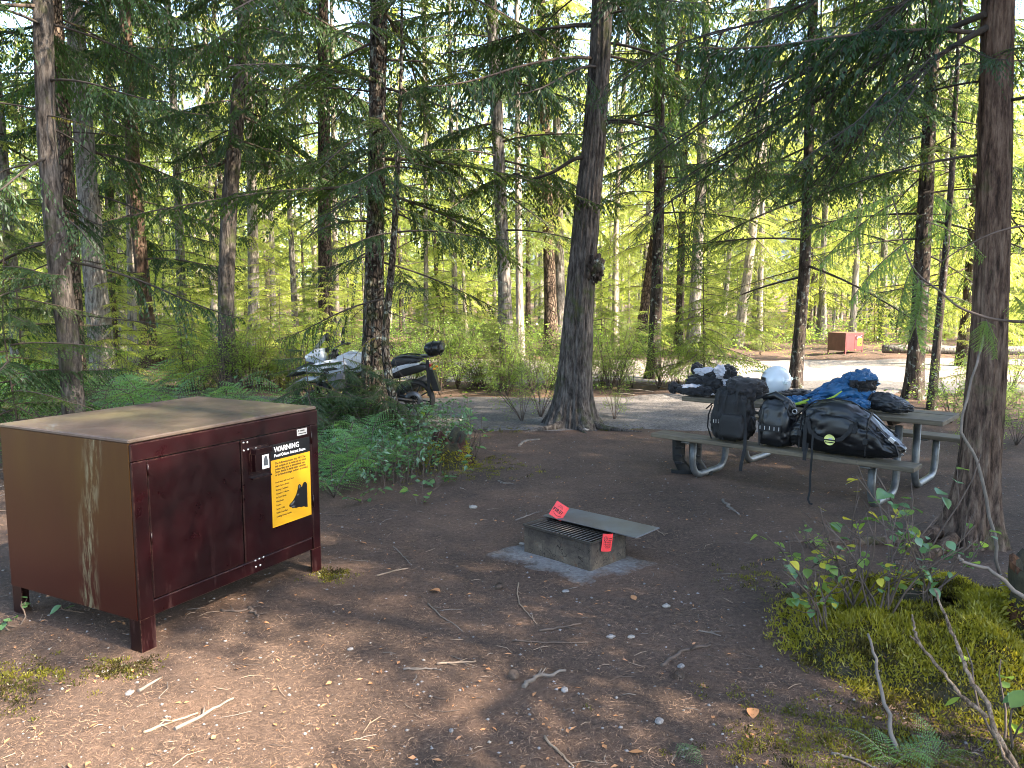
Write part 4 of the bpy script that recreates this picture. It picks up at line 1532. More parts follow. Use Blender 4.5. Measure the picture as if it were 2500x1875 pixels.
M['plank'] = wood_mat('plank', (.060, .048, .035), (.155, .128, .092))
M['plank_dark'] = wood_mat('plank_dark', (.016, .013, .010), (.04, .032, .025))
M['galv'] = plain('galv', (.105, .11, .112), .5, .5, var=.5, scale=7, bmp=.1, bscale=30)
M['galv_dull'] = plain('galv_dull', (.07, .066, .058), .6, .4, var=.4, scale=6)
TA = math.atan2(-.669, .743)
TB = thing('picnic_table', 'weathered wooden picnic table with attached benches on bent steel pipe legs', 'picnic table', (1.43, 7.93, 0), TA)


def plank(x0, x1, y0, y1, z, th_, name, mat, tilt=0):
    b = MB().rbox((0, 0, 0), (x1 - x0, y1 - y0, th_), .006)
    return b.build(name, mat, TB, ((x0 + x1) / 2, (y0 + y1) / 2, z - th_ / 2), (0, R(tilt), 0))


plank(.0, 2.50, .0, .255, .445, .042, 'bench_plank', M['plank'])
plank(.02, 2.52, 1.76, 2.015, .445, .042, 'bench_plank', M['plank'])
for k in range(3):
    y0 = .70 + k * .226
    plank(-.05 + .01 * k, 2.535 - .008 * k, y0, y0 + .220, .752 - .002 * (k % 2), .045, 'table_plank', M['plank'])
for x in (.40, 2.12):
    MB().prism([(.72, .706), (1.34, .706), (1.27, .655), (.79, .655)], -.022, .022, plane='yz').build('cleat', M['plank_dark'], TB, (x - .035, 0, 0))
    MB().rbox((0, 0, 0), (.09, .25, .016), .003).build('bench_bracket', M['galv_dull'], TB, (x, .128, .393))
    MB().rbox((0, 0, 0), (.09, .25, .016), .003).build('bench_bracket', M['galv_dull'], TB, (x, 1.887, .393))

    def ubend(ya, za, yb, zb, r_=.16):
        s = 1 if yb > ya else -1
        P = [(0, ya, za), (0, ya, r_ + .03)]
        for a in np.linspace(0, 90, 7)[1:]:
            P.append((0, ya + s * r_ * (1 - math.cos(R(a))), .03 + r_ - r_ * math.sin(R(a))))
        for a in np.linspace(90, 0, 7)[:-1]:
            P.append((0, yb - s * r_ * (1 - math.cos(R(a))), .03 + r_ - r_ * math.sin(R(a))))
        P += [(0, yb, r_ + .03), (0, yb, zb)]
        return P
    off = .0 if x < 1 else 0
    MB().tube(ubend(.13, .385, .84, .655), .0335, 14).build('pipe_leg', M['galv'], TB, (x + .02, 0, 0))
    MB().tube(ubend(1.885, .385, 1.16, .655), .0335, 14).build('pipe_leg', M['galv'], TB, (x + .095, 0, 0))
MB().tube([(.45, 1.0, .60), (1.25, 1.0, .64)], .016, 8).build('brace', M['galv_dull'], TB)
MB().tube([(2.1, 1.0, .60), (1.3, 1.0, .64)], .016, 8).build('brace', M['galv_dull'], TB)

tu = np.array([math.cos(TA), math.sin(TA)])
tv_ = np.array([-math.sin(TA), math.cos(TA)])


def tpt(u, v, z):
    p = np.array([1.43, 7.93]) + tu * u + tv_ * v
    return (p[0], p[1], z)


# ------------------------------------------------------------------ soft things on the table and bench
M['vinyl'] = plain('vinyl', (.0040, .0044, .0055), .40, var=.3, scale=4, bmp=.08, bscale=9, spec=.5)
M['cordura'] = plain('cordura', (.0045, .0045, .0050), .75, var=.35, bmp=.3, bscale=200)
M['strap'] = plain('strap', (.0035, .0035, .0040), .8, var=.2)
M['textile_black'] = plain('textile_black', (.0050, .0050, .0068), .85, var=.3, bmp=.2, bscale=60, sheen=.1)
M['textile_white'] = plain('textile_white', (.36, .36, .40), .8, var=.12, bmp=.2, bscale=60)
M['textile_grey'] = plain('textile_grey', (.10, .10, .11), .8, var=.25)
M['blue_down'] = plain('blue_down', (.006, .075, .19), .5, var=.35, scale=6, bmp=.3, bscale=26, sheen=.1)
M['lime'] = plain('lime', (.30, .42, .04), .6, var=.1)
M['sack'] = plain('sack', (.016, .0165, .019), .5, var=.3, bmp=.25, bscale=22)
M['shell_white'] = plain('shell_white', (.52, .56, .60), .22, var=.03, coat=.5)
M['rubber'] = plain('rubber', (.0045, .0045, .0045), .7, var=.2)
M['buckle'] = plain('buckle', (.45, .45, .45), .35, .6, var=.1)
M['can_red'] = plain('can_red', (.45, .12, .09), .35, .3, var=.1)
M['can_grey'] = plain('can_grey', (.52, .52, .50), .35, .4, var=.25, scale=30)


def blob(sx, sy, sz, seed, amp=.05, freq=3.0, ex=2.6, ez=2.2, n=(26, 44), prof=None, crease=0.0, sag=0.0):
    u = np.linspace(0, math.pi, n[0])
    v = np.linspace(0, 2 * math.pi, n[1], endpoint=False)
    U, V = np.meshgrid(u, v, indexing='ij')
    sg = lambda a, e: np.sign(a) * np.abs(a) ** (2 / e)
    x = sg(np.cos(U), ex)
    rr_ = sg(np.sin(U), ex)
    y = rr_ * sg(np.cos(V), ez)
    z = rr_ * sg(np.sin(V), ez)
    S = np.stack([x, y, z], -1)
    nn = fbm(S.reshape(-1, 3) * [sx, sy, sz] * 2, freq, seed, 3).reshape(x.shape)
    cr_ = -np.abs(vnoise(S.reshape(-1, 3) * [sx, sy, sz] * 2, freq * 1.7, seed + 9)).reshape(x.shape) * crease
    k = 1 + amp * nn + cr_
    S = S * k[..., None]
    P = S * np.array([sx / 2, sy / 2, sz / 2])
    P[..., 2] += sz / 2
    if prof is not None:
        P[..., 2] *= np.interp(P[..., 0] / (sx / 2), *prof)
    P[..., 2] = np.maximum(P[..., 2], 0.002 + .012 * np.maximum(0, nn))
    return P


def strap(mb, pts, w=.02, m=0, th_=.003, up=(0, 0, 1)):
    """flat webbing along points"""
    P = np.asarray(pts, float)
    Tn = norm(np.gradient(P, axis=0))
    s = norm(np.cross(Tn, np.array(up, float)))
    nrm = norm(np.cross(s, Tn))
    V = np.stack([P - s * w / 2 - nrm * th_ / 2, P + s * w / 2 - nrm * th_ / 2, P + s * w / 2 + nrm * th_ / 2, P - s * w / 2 + nrm * th_ / 2], 1)
    mb.grid(V, m, False, wrapv=True)


# duffel
DB = thing('duffel_bag', 'large shiny black waterproof duffel slumped on the near bench', 'duffel bag', tpt(1.885, .155, .447), TA)
duf_prof = ([-1, -.85, -.55, -.2, .1, .45, .75, 1], [.50, .62, .92, 1.0, .97, .78, .52, .36])
Pd = blob(1.02, .33, .50, 4, .05, 2.6, 2.9, 2.3, (80, 110), duf_prof, crease=.07)
fold = np.abs(fbm((Pd * [3.0, 1.2, 5.5]).reshape(-1, 3), 1.6, 14, 3)).reshape(Pd.shape[:2])
Pd[..., 1] *= 1 - .16 * np.exp(-fold * 9) * (Pd[..., 2] < .42)
Pd[..., 2] *= 1 - .05 * np.exp(-fold * 9)
MB().grid(Pd, 0, True, wrapv=True).build('body', M['vinyl'], DB)
xs = np.linspace(-.46, .44, 24)


def dtop(x, y=0.0):
    return np.interp(x / .51, *duf_prof) * .50


MB().tube([(x, -.005, dtop(x) * .985 + .004) for x in xs], .007, 6).build('zip', M['strap'], DB)
hb = MB()
strap(hb, [(-.26, -.168, .30), (-.235, -.186, .22), (-.17, -.190, .165), (-.06, -.196, .145), (.04, -.194, .175), (.10, -.186, .24), (.115, -.165, .31)], .034, up=(0, 1, 0))
strap(hb, [(-.27, -.158, .33), (-.28, -.178, .18), (-.285, -.180, .02)], .034, up=(0, 1, 0))
strap(hb, [(.13, -.145, .33), (.15, -.168, .27), (.13, -.180, .235)], .034, up=(0, 1, 0))
hb.build('carry_handle', M['strap'], DB)
for x_ in (-.33, .235):
    bnd = MB()
    zt_ = dtop(x_)
    strap(bnd, [(x_, -.176 * math.cos(a) ** .7 if a < 1.57 else .05, .03 + (zt_ - .015) * math.sin(a)) for a in np.linspace(.05, 1.55, 14)], .030, up=(1, 0, 0))
    bnd.rbox((x_, -.186, zt_ * .45), (.042, .014, .055), .005, 1)
    bnd.build('compression_strap', [M['strap'], M['cordura']], DB)
MB().tube([(x, -.150 - .02 * math.sin(x * 6), dtop(x) * .74) for x in np.linspace(-.42, .36, 24)], .0035, 5).build('seam', M['strap'], DB)
wr = MB()
wr.lathe([(.046, -.003), (.048, .0), (.046, .003), (.0, .0035)], 20, 0, (-.055, -.205, .158), axis='y')
wr.box((-.055, -.2095, .158), (.10, .004, .012), 1)
wr.box((-.055, -.2098, .138), (.075, .004, .008), 1)
wr.box((-.045, -.2092, .165), (.03, .003, .018), 2)
wr.build('handle_wrap', [plain('hi_vis', (.62, .66, .22), .5, var=.1), M['strap'], M['textile_white']], DB)
hs = MB()
strap(hs, [(-.205, -.19, .20), (-.205, -.197, .06), (-.203, -.200, -.03), (-.21, -.198, -.18), (-.208, -.20, -.33), (-.218, -.205, -.40), (-.20, -.21, -.432), (-.175, -.21, -.436)], .018, up=(0, 1, 0))
strap(hs, [(-.265, -.16, .10), (-.272, -.186, .0), (-.272, -.188, -.055)], .034, up=(0, 1, 0))
hs.build('hanging_strap', M['strap'], DB)
eb = MB()
strap(eb, [(.30, -.09, .30), (.38, -.085, .22), (.45, -.08, .15), (.49, -.09, .06)], .03)
eb.box((.42, -.10, .20), (.05, .02, .03), 1, (0, R(35), 0))
eb.build('end_strap', [M['strap'], M['buckle']], DB)
# soft panniers
def pannier(label, u, w_, d_, h_, seed, dome, mat, extra):
    o = thing('pannier_bag', label, 'bag', tpt(u, .15, .447), TA)
    P = blob(w_, d_, h_, seed, .07, 4, 4.2, 3.4, (56, 80), None, crease=.09)
    zc = P[..., 2] / h_
    k = 1 - dome * np.clip(zc - .55, 0, 1) ** 1.4
    P[..., 0] *= k
    P[..., 1] *= 1 - .6 * np.clip(zc - .5, 0, 1)
    MB().grid(P, 0, True, wrapv=True).build('body', M[mat], o)
    extra(o, w_, d_, h_)
    return o


def ladder(o, w_, d_, h_, z, n, x0, x1):
    l = MB()
    l.box(((x0 + x1) / 2, -d_ / 2 - .006, z), (x1 - x0 + .03, .006, .060), 0)
    for k in range(n):
        l.box((x0 + (x1 - x0) * k / (n - 1), -d_ / 2 - .0102, z), (.006, .0028, .034), 1)
    l.build('webbing_ladder', [M['strap'], M['buckle']], o)


def ex1(o, w_, d_, h_):
    ladder(o, w_, d_, h_, .20, 4, -.13, -.05)
    s = MB()
    strap(s, [(-.03, -d_ / 2 - .004, .02), (-.04, -d_ / 2 - .012, .2), (-.03, -d_ / 2 - .004, .38), (-.02, -d_ / 2 + .05, .50)], .014, up=(0, 1, 0))
    strap(s, [(-w_ / 2 - .002, -.06, .34), (-w_ / 2 - .035, -.07, .24), (-w_ / 2 - .04, -.07, .12), (-w_ / 2 + .01, -.08, .01)], .022, up=(1, 0, 0))
    strap(s, [(-w_ / 2 + .01, -.08, .36), (-w_ / 2 - .05, -.09, .30)], .03, up=(1, 0, 0))
    strap(s, [(.16, -.12, .40), (.20, -.16, .15), (.215, -.185, -.02), (.19, -.20, -.18), (.185, -.2, -.24)], .032, up=(0, 1, 0))
    s.build('side_strap', M['strap'], o)
    pk_ = blob(.26, .10, .24, 63, .08, 6, 4, 3.5, (24, 36), None, crease=.08)
    MB().grid(pk_, 0, True, wrapv=True).build('front_pocket', M['cordura'], o, (.06, -d_ / 2 - .005, .05))
    bz = MB()
    for x_ in (-.10, .10):
        bz.rbox((x_, -d_ / 2 - .012, .39), (.036, .016, .05), .005)
        strap(bz, [(x_, -d_ / 2 - .012, .30), (x_, -d_ / 2 - .016, .39), (x_ * .9, -d_ / 2 + .03, .50)], .024, up=(0, 1, 0))
    bz.build('closure_strap', M['strap'], o)
    f = blob(.40, .30, .20, 61, .16, 6, 2.6, 2.4, (44, 60), None, crease=.2)
    MB().grid(f, 0, True, wrapv=True).build('top_flap', M['textile_black'], o, (.08, .06, .42), (R(8), R(6), R(5)))


def ex2(o, w_, d_, h_):
    ladder(o, w_, d_, h_, .19, 5, -.11, .07)
    s = MB()
    strap(s, [(-.115, -d_ / 2 - .003, .02), (-.12, -d_ / 2 - .012, .2), (-.11, -d_ / 2 + .01, .36)], .014, up=(0, 1, 0))
    strap(s, [(-.02, -.02, .49), (.08, -.08, .42), (.16, -.11, .32)], .022)
    s.build('side_strap', M['strap'], o)
    MB().tube([(-.14, -.03, .45), (-.02, -.04, .49), (.10, -.03, .43), (.17, -.04, .35)], [.02, .035, .034, .02], 9).build('roll_top', M['vinyl'], o)
    MB().lathe([(.020, -.004), (.026, 0), (.020, .004), (.016, 0), (.020, -.004)], 14, 0, (.19, -.10, .36), axis='y').build('ring', M['buckle'], o)


pannier('upright black soft pannier with draped flap, leftmost bag on the bench', .835, .39, .29, .52, 21, .25, 'cordura', ex1)
pannier('black roll top bag between the upright pannier and the big duffel', 1.285, .33, .28, .47, 27, .42, 'vinyl', ex2)

# helmet
HEL = thing('motorcycle_helmet', 'white motorcycle helmet on the picnic table', 'helmet', tpt(.85, 1.10, .754), R(148))
u = np.linspace(0.0, math.pi * .80, 26)
v = np.linspace(0, 2 * math.pi, 40, endpoint=False)
U, V = np.meshgrid(u, v, indexing='ij')
G = np.stack([.155 * np.sin(U) * np.cos(V) * (1 + .06 * np.cos(V)), .130 * np.sin(U) * np.sin(V), .20 + .165 * np.cos(U)], -1)
G[..., 2] = np.maximum(G[..., 2], .0 + .03 * (1 + np.cos(V)) * .5)
G[..., :2] *= (1 + .018 * (np.abs(np.sin(V * 1.0)) < .32) * (U < 1.7))[..., None]
low = np.clip((U - 2.0) / .5, 0, 1)
shell = MB().grid(G, 0, True, wrapv=True)
shell.build('shell', M['shell_white'], HEL)
MB().tube([(.157 * math.cos(a), .132 * math.sin(a), .055 + .02 * math.cos(a)) for a in np.linspace(.9, 5.4, 22)], .008, 6).build('edge_trim', M['strap'], HEL)
vis = MB()
a_ = np.linspace(-1.0, 1.0, 12)
top_ = np.stack([.162 * np.cos(a_), .139 * np.sin(a_), np.full(12, .245)], -1)
bot_ = np.stack([.170 * np.cos(a_), .145 * np.sin(a_), np.full(12, .14)], -1)
vis.grid(np.stack([top_, bot_], 0))
vis.build('visor', M['sign_black'], HEL)
pk = MB()
pa = np.linspace(-.8, .8, 9)
pk.grid(np.stack([np.stack([.13 * np.cos(pa), .125 * np.sin(pa), .30 + 0 * pa], -1), np.stack([.24 + .02 * np.cos(pa * 2), .10 * np.sin(pa), .305 + 0 * pa], -1)], 0))
pk.grid(np.stack([np.stack([.24 + .02 * np.cos(pa * 2), .10 * np.sin(pa), .298 + 0 * pa], -1), np.stack([.13 * np.cos(pa), .125 * np.sin(pa), .288 + 0 * pa], -1)], 0))
pk.build('peak', M['shell_white'], HEL)
vt = MB().rbox((-.10, .09, .20), (.07, .03, .035), .006, 0, (0, 0, R(140))).rbox((-.135, -.03, .23), (.03, .07, .035), .006, 0, (0, R(20), 0))
vt.build('vent', plain('vent_grey', (.48, .55, .54), .35, var=.1), HEL)

# jacket heap
JK = thing('riding_jacket', 'black riding jacket with white panels heaped at the left end of the table', 'jacket', tpt(.16, .98, .754), TA)


def cloth(o, name, sx, sy, sz, seed, loc, rz, mats, split=None, amp=.12, crease=.14, prof=None):
    P = blob(sx, sy, sz, seed, amp * 1.7, 7, 2.3, 2.2, (46, 70), prof, crease * 1.5)
    mb = MB()
    if split is None:
        mb.grid(P, 0, True, wrapv=True)
    else:
        c = (P[:-1] + P[1:]) / 2
        mi = split(c, vnoise(c.reshape(-1, 3), 7, seed).reshape(c.shape[:2]))
        mb.grid(P, 0, True, wrapv=True, mats=mi)
    return mb.build(name, mats, o, loc, rz if isinstance(rz, tuple) else (0, 0, rz))


bw = lambda c, n: ((n + 3 * (c[..., 2] - .14) > .12) & (c[..., 0] + .12 * n > -.05)).astype(int)
cloth(JK, 'torso', .62, .40, .26, 31, (.02, .06, .0), .15, [M['textile_black'], M['textile_white']], bw)
cloth(JK, 'collar', .24, .20, .17, 32, (.17, -.02, .19), .5, [M['textile_black'], M['textile_white']], lambda c, n: (c[..., 0] + .05 * n < .0).astype(int))
cloth(JK, 'shoulder_panel', .36, .20, .10, 33, (-.02, .0, .21), -.1, [M['textile_white'], M['textile_black']], lambda c, n: (n < -.05).astype(int))
cloth(JK, 'sleeve', .52, .15, .13, 34, (-.12, -.16, .0), .05, [M['textile_black'], M['textile_white']], lambda c, n: ((n + 6 * (c[..., 2] - .08) > .15) & (c[..., 0] > -.12)).astype(int))
cloth(JK, 'cuff', .10, .12, .14, 35, (-.38, -.17, .0), 0, [M['textile_black']])
cloth(JK, 'sleeve', .13, .13, .15, 36, (-.24, .10, .20), .4, [M['textile_black']])
GL = thing('riding_gloves', 'grey and black gloves lying in front of the drink cans', 'gloves', tpt(.46, .84, .754), TA)
cloth(GL, 'glove', .24, .12, .085, 37, (0, 0, 0), .2, [M['textile_black'], M['textile_grey']], lambda c, n: (n > -.1).astype(int))
cloth(GL, 'glove', .20, .12, .07, 38, (.13, .06, 0), -.3, [M['textile_black'], M['textile_grey']], lambda c, n: (n > .1).astype(int))
# drink cans
for k, (u, v, lab) in enumerate(((.335, 1.20, 'tall grey drink can with red rim, left one of two'), (.405, 1.195, 'tall grey drink can with red rim, right one of two'))):
    cn = thing('drink_can', lab, 'can', tpt(u, v, .754), .3 * k)
    MB().lathe([(.0, 0), (.027, 0), (.033, .008), (.033, .150), (.027, .164)], 20).build('body', M['can_grey'], cn)
    MB().lathe([(.0332, .140), (.0332, .152), (.027, .166), (.027, .168), (.0, .166)], 20).build('lid', M['can_red'], cn)
    lb = MB()
    a_ = np.linspace(-2.3, -.8, 9)
    for z_, h_ in ((.118, .012), (.085, .030), (.045, .016)):
        lb.grid(np.stack([np.stack([.0337 * np.cos(a_), .0337 * np.sin(a_), np.full(9, z_ - h_ / 2)], -1), np.stack([.0337 * np.cos(a_), .0337 * np.sin(a_), np.full(9, z_ + h_ / 2)], -1)], 0))
    lb.build('print', plain('can_ink%d' % k, (.10, .11, .10), .5, var=.6, scale=60), cn)
# blue quilted bag
SB = thing('sleeping_bag', 'blue quilted sleeping bag with lime green trim piled on the table', 'sleeping bag', tpt(1.52, .98, .754), TA)
cloth(SB, 'quilt', .78, .44, .30, 41, (0, .03, 0), .05, [M['blue_down']], None, .10, .20, ([-1, -.6, -.1, .35, .7, 1], [.35, .55, .95, 1.25, 1.0, .6]))
cloth(SB, 'hood', .30, .30, .22, 42, (.22, -.02, .17), .6, [M['blue_down'], M['textile_black']], lambda c, n: ((c[..., 1] < -.06) & (c[..., 2] < .13)).astype(int), .1, .2)
cloth(SB, 'fold', .30, .16, .13, 43, (.24, -.17, 0), -.4, [M['blue_down']], None, .12, .2)
cloth(SB, 'fold', .34, .16, .11, 44, (-.06, -.20, 0), .2, [M['blue_down']], None, .12, .2)
cloth(SB, 'fold', .22, .14, .11, 45, (-.33, -.17, 0), .1, [M['blue_down']], None, .12, .2)
tr = MB()
tr.tube([(-.42, -.245, .02), (-.30, -.26, .03), (-.22, -.255, .055), (-.16, -.24, .09)], [.006, .014, .022, .010], 7)
tr.tube([(-.10, -.27, .05), (-.02, -.275, .09), (.06, -.25, .135), (.12, -.22, .19)], [.008, .012, .010, .006], 7)
tr.build('trim', M['lime'], SB)
cloth(SB, 'lining', .26, .20, .06, 46, (-.15, -.19, .0), .1, [M['textile_black']])
BC = thing('folded_clothing', 'low dark heap of clothing between the helmet and the blue sleeping bag', 'clothing', tpt(1.14, .96, .754), TA)
cloth(BC, 'fabric', .40, .34, .15, 47, (0, 0, 0), .1, [M['textile_black'], M['textile_grey']], lambda c, n: ((n > .45) & (c[..., 2] > .06)).astype(int), .12, .2)
cloth(BC, 'fabric', .26, .22, .09, 48, (.16, -.12, 0), .5, [M['textile_black']], None, .12, .2)
SK = thing('stuff_sack', 'dark grey stuff sack lying at the bare end of the table', 'sack', tpt(2.02, .93, .754), TA)
cloth(SK, 'body', .44, .24, .19, 49, (0, 0, 0), -.05, [M['sack']], None, .06, .16, ([-1, -.5, 0, .6, 1], [.9, 1.05, 1.0, .75, .6]))
MB().tube([(-.17 + .02 * math.sin(a), .10 * math.cos(a), .085 + .085 * math.sin(a)) for a in np.linspace(0, 6.3, 18)], .008, 5).build('drawcord', M['strap'], SK)
CP = thing('tumbler', 'small pale translucent cup on the table behind the stuff sack', 'cup', tpt(2.02, 1.25, .754), 0)
MB().lathe([(.0, 0.002), (.026, 0.002), (.034, .085), (.0325, .085), (.025, .006), (0, .006)], 18).build('cup', plain('pale_cup', (.45, .52, .62), .25, var=.1), CP)

# boots under the bench
for k, (u, v, rz, lab) in enumerate(((.16, .30, .5, 'tall black buckled boot under the bench, the left of the pair'), (.30, .40, .35, 'tall black buckled boot under the bench, the right of the pair'))):
    p = tpt(u, v, 0)
    bo = thing('riding_boot', lab, 'boot', (p[0], p[1], hz(p[0], p[1])), TA + rz, 'pair of riding boots')
    zz = np.linspace(.035, .40, 14)
    ring = []
    for z_ in zz:
        f = np.clip((.15 - z_) / .12, 0, 1)
        a = np.linspace(0, 2 * math.pi, 20, endpoint=False)
        ring.append(np.stack([(.058 + .012 * z_ / .4) * np.cos(a) + f * .05 + f * .075 * np.maximum(np.cos(a), 0), (.050 + .012 * z_ / .4) * np.sin(a) * (1 - .1 * f), np.full(20, z_) - f * .045 * np.maximum(np.cos(a), 0)], -1))
    MB().grid(np.array(ring), 0, True, wrapv=True).build('shaft', M['rubber'], bo)
    so = MB()
    a = np.linspace(0, 2 * math.pi, 22, endpoint=False)
    out_ = np.column_stack([.128 * np.cos(a) + .055, .050 * np.sin(a)])
    so.prism(out_, .0, .036, plane='xy')
    so.build('sole', M['cordura'], bo)
    for z_ in (.12, .20, .28, .35):
        bk = MB().rbox((.0, -.066, z_), (.075, .012, .028), .003).box((.045, -.074, z_), (.03, .010, .018), 0, (0, 0, .5))
        bk.build('buckle', M['textile_black'], bo)

# ------------------------------------------------------------------ motorcycle
M['bike_white'] = plain('bike_white', (.34, .38, .44), .25, var=.04, coat=.4)
M['bike_black'] = plain('bike_black', (.0055, .0055, .006), .45, var=.2)
M['bike_seat'] = plain('bike_seat', (.010, .012, .016), .6, var=.2, bmp=.15, bscale=120)
M['bike_metal'] = plain('bike_metal', (.10, .10, .105), .35, .7, var=.25)
M['bike_glass'] = plain('bike_glass', (.22, .26, .24), .12, var=.1, coat=.4)
M['lamp_red'] = plain('lamp_red', (.30, .02, .015), .3, var=.1)
M['lamp_clear'] = plain('lamp_clear', (.55, .58, .60), .1, var=.1, coat=.5)
M['lamp_amber'] = plain('lamp_amber', (.6, .25, .02), .25, var=.1)
MX, MY = (1010 - 1250) / FPX * 11.55, 11.55
BK = thing('motorcycle', 'white and black adventure motorcycle parked on the driveway, facing away to the left', 'motorcycle', (MX, MY, hz(MX, MY) + .012), R(176))
BK.rotation_euler = (R(-4), 0, R(176))
for ax_, w_ in ((0.0, .075), (1.52, .055)):
    wl = thing('wheel', '', '')
    for k_ in ('label', 'category'):
        del wl[k_]
    wl.parent = BK
    wl.location = (ax_, 0, .315)
    a = np.linspace(0, 2 * math.pi, 15)
    MB().lathe([(.262 + .052 * max(-.35, math.cos(t)), w_ * math.sin(t)) for t in a], 40, 0, axis='y').build('tyre', M['rubber'], wl)
    MB().lathe([(.245, -.045), (.258, -.05), (.262, 0), (.258, .05), (.245, .045), (.240, 0), (.245, -.045)], 36, 0, axis='y').build('rim', M['bike_black'], wl)
    sp_ = MB()
    for k in range(10):
        t = k * math.pi / 5
        sp_.tube([(.03 * math.cos(t), 0, .03 * math.sin(t)), (.245 * math.cos(t + .12), 0, .245 * math.sin(t + .12))], [.014, .010], 6)
    sp_.lathe([(.03, -.06), (.04, -.05), (.04, .05), (.03, .06)], 14, axis='y')
    sp_.build('spokes', M['bike_black'], wl)
    MB().lathe([(.07, .060), (.14, .060), (.14, .065), (.07, .065)], 26, axis='y').build('brake_disc', M['bike_metal'], wl)
Bk = lambda mb, name, mat: mb.build(name, mat, BK)


def shell_part(name, poly, half, mat, bulge=.03, x=None):
    """closed body panel: side outline (x,z) with a bulged thickness"""
    p = np.asarray(poly, float)
    c = p.mean(0)
    rings = []
    for f, y in ((.0, -half - bulge), (.6, -half - bulge * .95), (.85, -half - bulge * .6), (1.0, -half), (1.0, half), (.85, half + bulge * .6), (.6, half + bulge * .95), (.0, half + bulge)):
        q = c + (p - c) * max(f, .01)
        rings.append(np.column_stack([q[:, 0], np.full(len(p), y), q[:, 1]]))
    return Bk(MB().grid(np.array(rings), 0, True, wrapv=True), name, mat)


shell_part('fuel_tank', [(.62, .80), (.66, .92), (.78, 1.02), (.95, 1.04), (1.10, .98), (1.16, .88), (1.05, .78), (.80, .74)], .13, M['bike_white'], .03)
shell_part('side_fairing', [(.98, .92), (1.20, .93), (1.42, .88), (1.66, .77), (1.50, .74), (1.28, .74), (1.16, .70), (1.02, .74), (.92, .80)], .17, M['bike_white'], .03)
shell_part('radiator_cowl', [(1.00, .74), (1.28, .73), (1.24, .60), (1.16, .50), (1.06, .46), (.98, .56)], .165, M['textile_grey'], .03)
shell_part('beak', [(1.28, .90), (1.50, .90), (1.72, .80), (1.92, .66), (1.78, .665), (1.50, .72), (1.32, .76)], .075, M['bike_black'], .03)
shell_part('beak_stripe', [(1.30, .86), (1.52, .85), (1.74, .755), (1.70, .735), (1.48, .79), (1.30, .80)], .115, M['bike_white'], .01)
shell_part('front_cowl', [(1.30, .95), (1.36, 1.07), (1.46, 1.08), (1.58, .98), (1.60, .90), (1.45, .87), (1.32, .89)], .09, M['bike_white'], .03)
for s in (-1, 1):
    Bk(MB().rbox((1.57, s * .07, .96), (.08, .08, .060), .018, 0, (0, R(35), 0)), 'headlight', M['lamp_clear'])
ws = []
for x_, z_, hw in ((1.52, 1.02, .12), (1.46, 1.12, .14), (1.38, 1.22, .13), (1.31, 1.29, .09)):
    y_ = np.linspace(-hw, hw, 7)
    ws.append(np.stack([x_ - .8 * y_ ** 2 * 3, y_, np.full(7, z_)], -1))
ws = np.array(ws)
Bk(MB().grid(ws).grid(ws[::-1] - np.array([.004, 0, 0])), 'windscreen', M['bike_glass'])
shell_part('front_mudguard', [(1.34, .58), (1.44, .655), (1.60, .66), (1.76, .60), (1.84, .52), (1.74, .57), (1.58, .62), (1.44, .61)], .06, M['bike_white'], .02)
shell_part('rider_seat', [(.30, .80), (.34, .86), (.44, .87), (.60, .88), (.68, .86), (.66, .79), (.48, .77)], .13, M['bike_seat'], .03)
shell_part('passenger_seat', [(-.12, .90), (-.08, .955), (.06, .975), (.20, .97), (.28, .945), (.32, .87), (.28, .83), (.10, .85)], .12, M['bike_seat'], .03)
shell_part('tail_panel', [(-.12, .865), (-.04, .845), (.12, .80), (.26, .74), (.38, .70), (.52, .70), (.50, .735), (.34, .78), (.20, .84), (.02, .885)], .14, M['bike_white'], .01)
shell_part('tail_unit', [(-.22, .86), (-.24, .80), (-.10, .74), (.20, .66), (.50, .64), (.56, .72), (.30, .76), (.0, .86)], .115, M['bike_black'], .01)
Bk(MB().rbox((-.25, 0, .845), (.05, .16, .045), .01, 0, (0, R(-20), 0)), 'tail_light', M['lamp_red'])
rk = MB()
for s in (-1, 1):
    rk.tube([(.22, s * .13, .96), (.10, s * .145, .985), (-.16, s * .145, .965), (-.30, s * .11, .985), (-.36, s * .04, .99)], .011, 8)
rk.box((-.22, 0, .985), (.22, .17, .012))
Bk(rk, 'luggage_rack', M['bike_black'])
for s in (-1, 1):
    Bk(MB().tube([(.02, s * .165, .89), (-.09, s * .175, .925), (-.20, s * .165, .945)], .012, 8), 'grab_rail', M['bike_black'])
hg = MB()
strap(hg, [(-.235, .13, .93), (-.245, .14, .75), (-.25, .15, .55), (-.255, .15, .40)], .05, up=(0, 1, 0))
Bk(hg, 'luggage_strap', M['strap'])
Bk(MB().prism([(-.30, .78), (-.20, .78), (-.30, .46), (-.40, .46)], -.08, .08), 'plate_holder', M['bike_black'])
for s in (-1, 1):
    Bk(MB().rbox((-.33, s * .11, .80), (.04, .05, .03), .008), 'indicator', M['lamp_amber'])
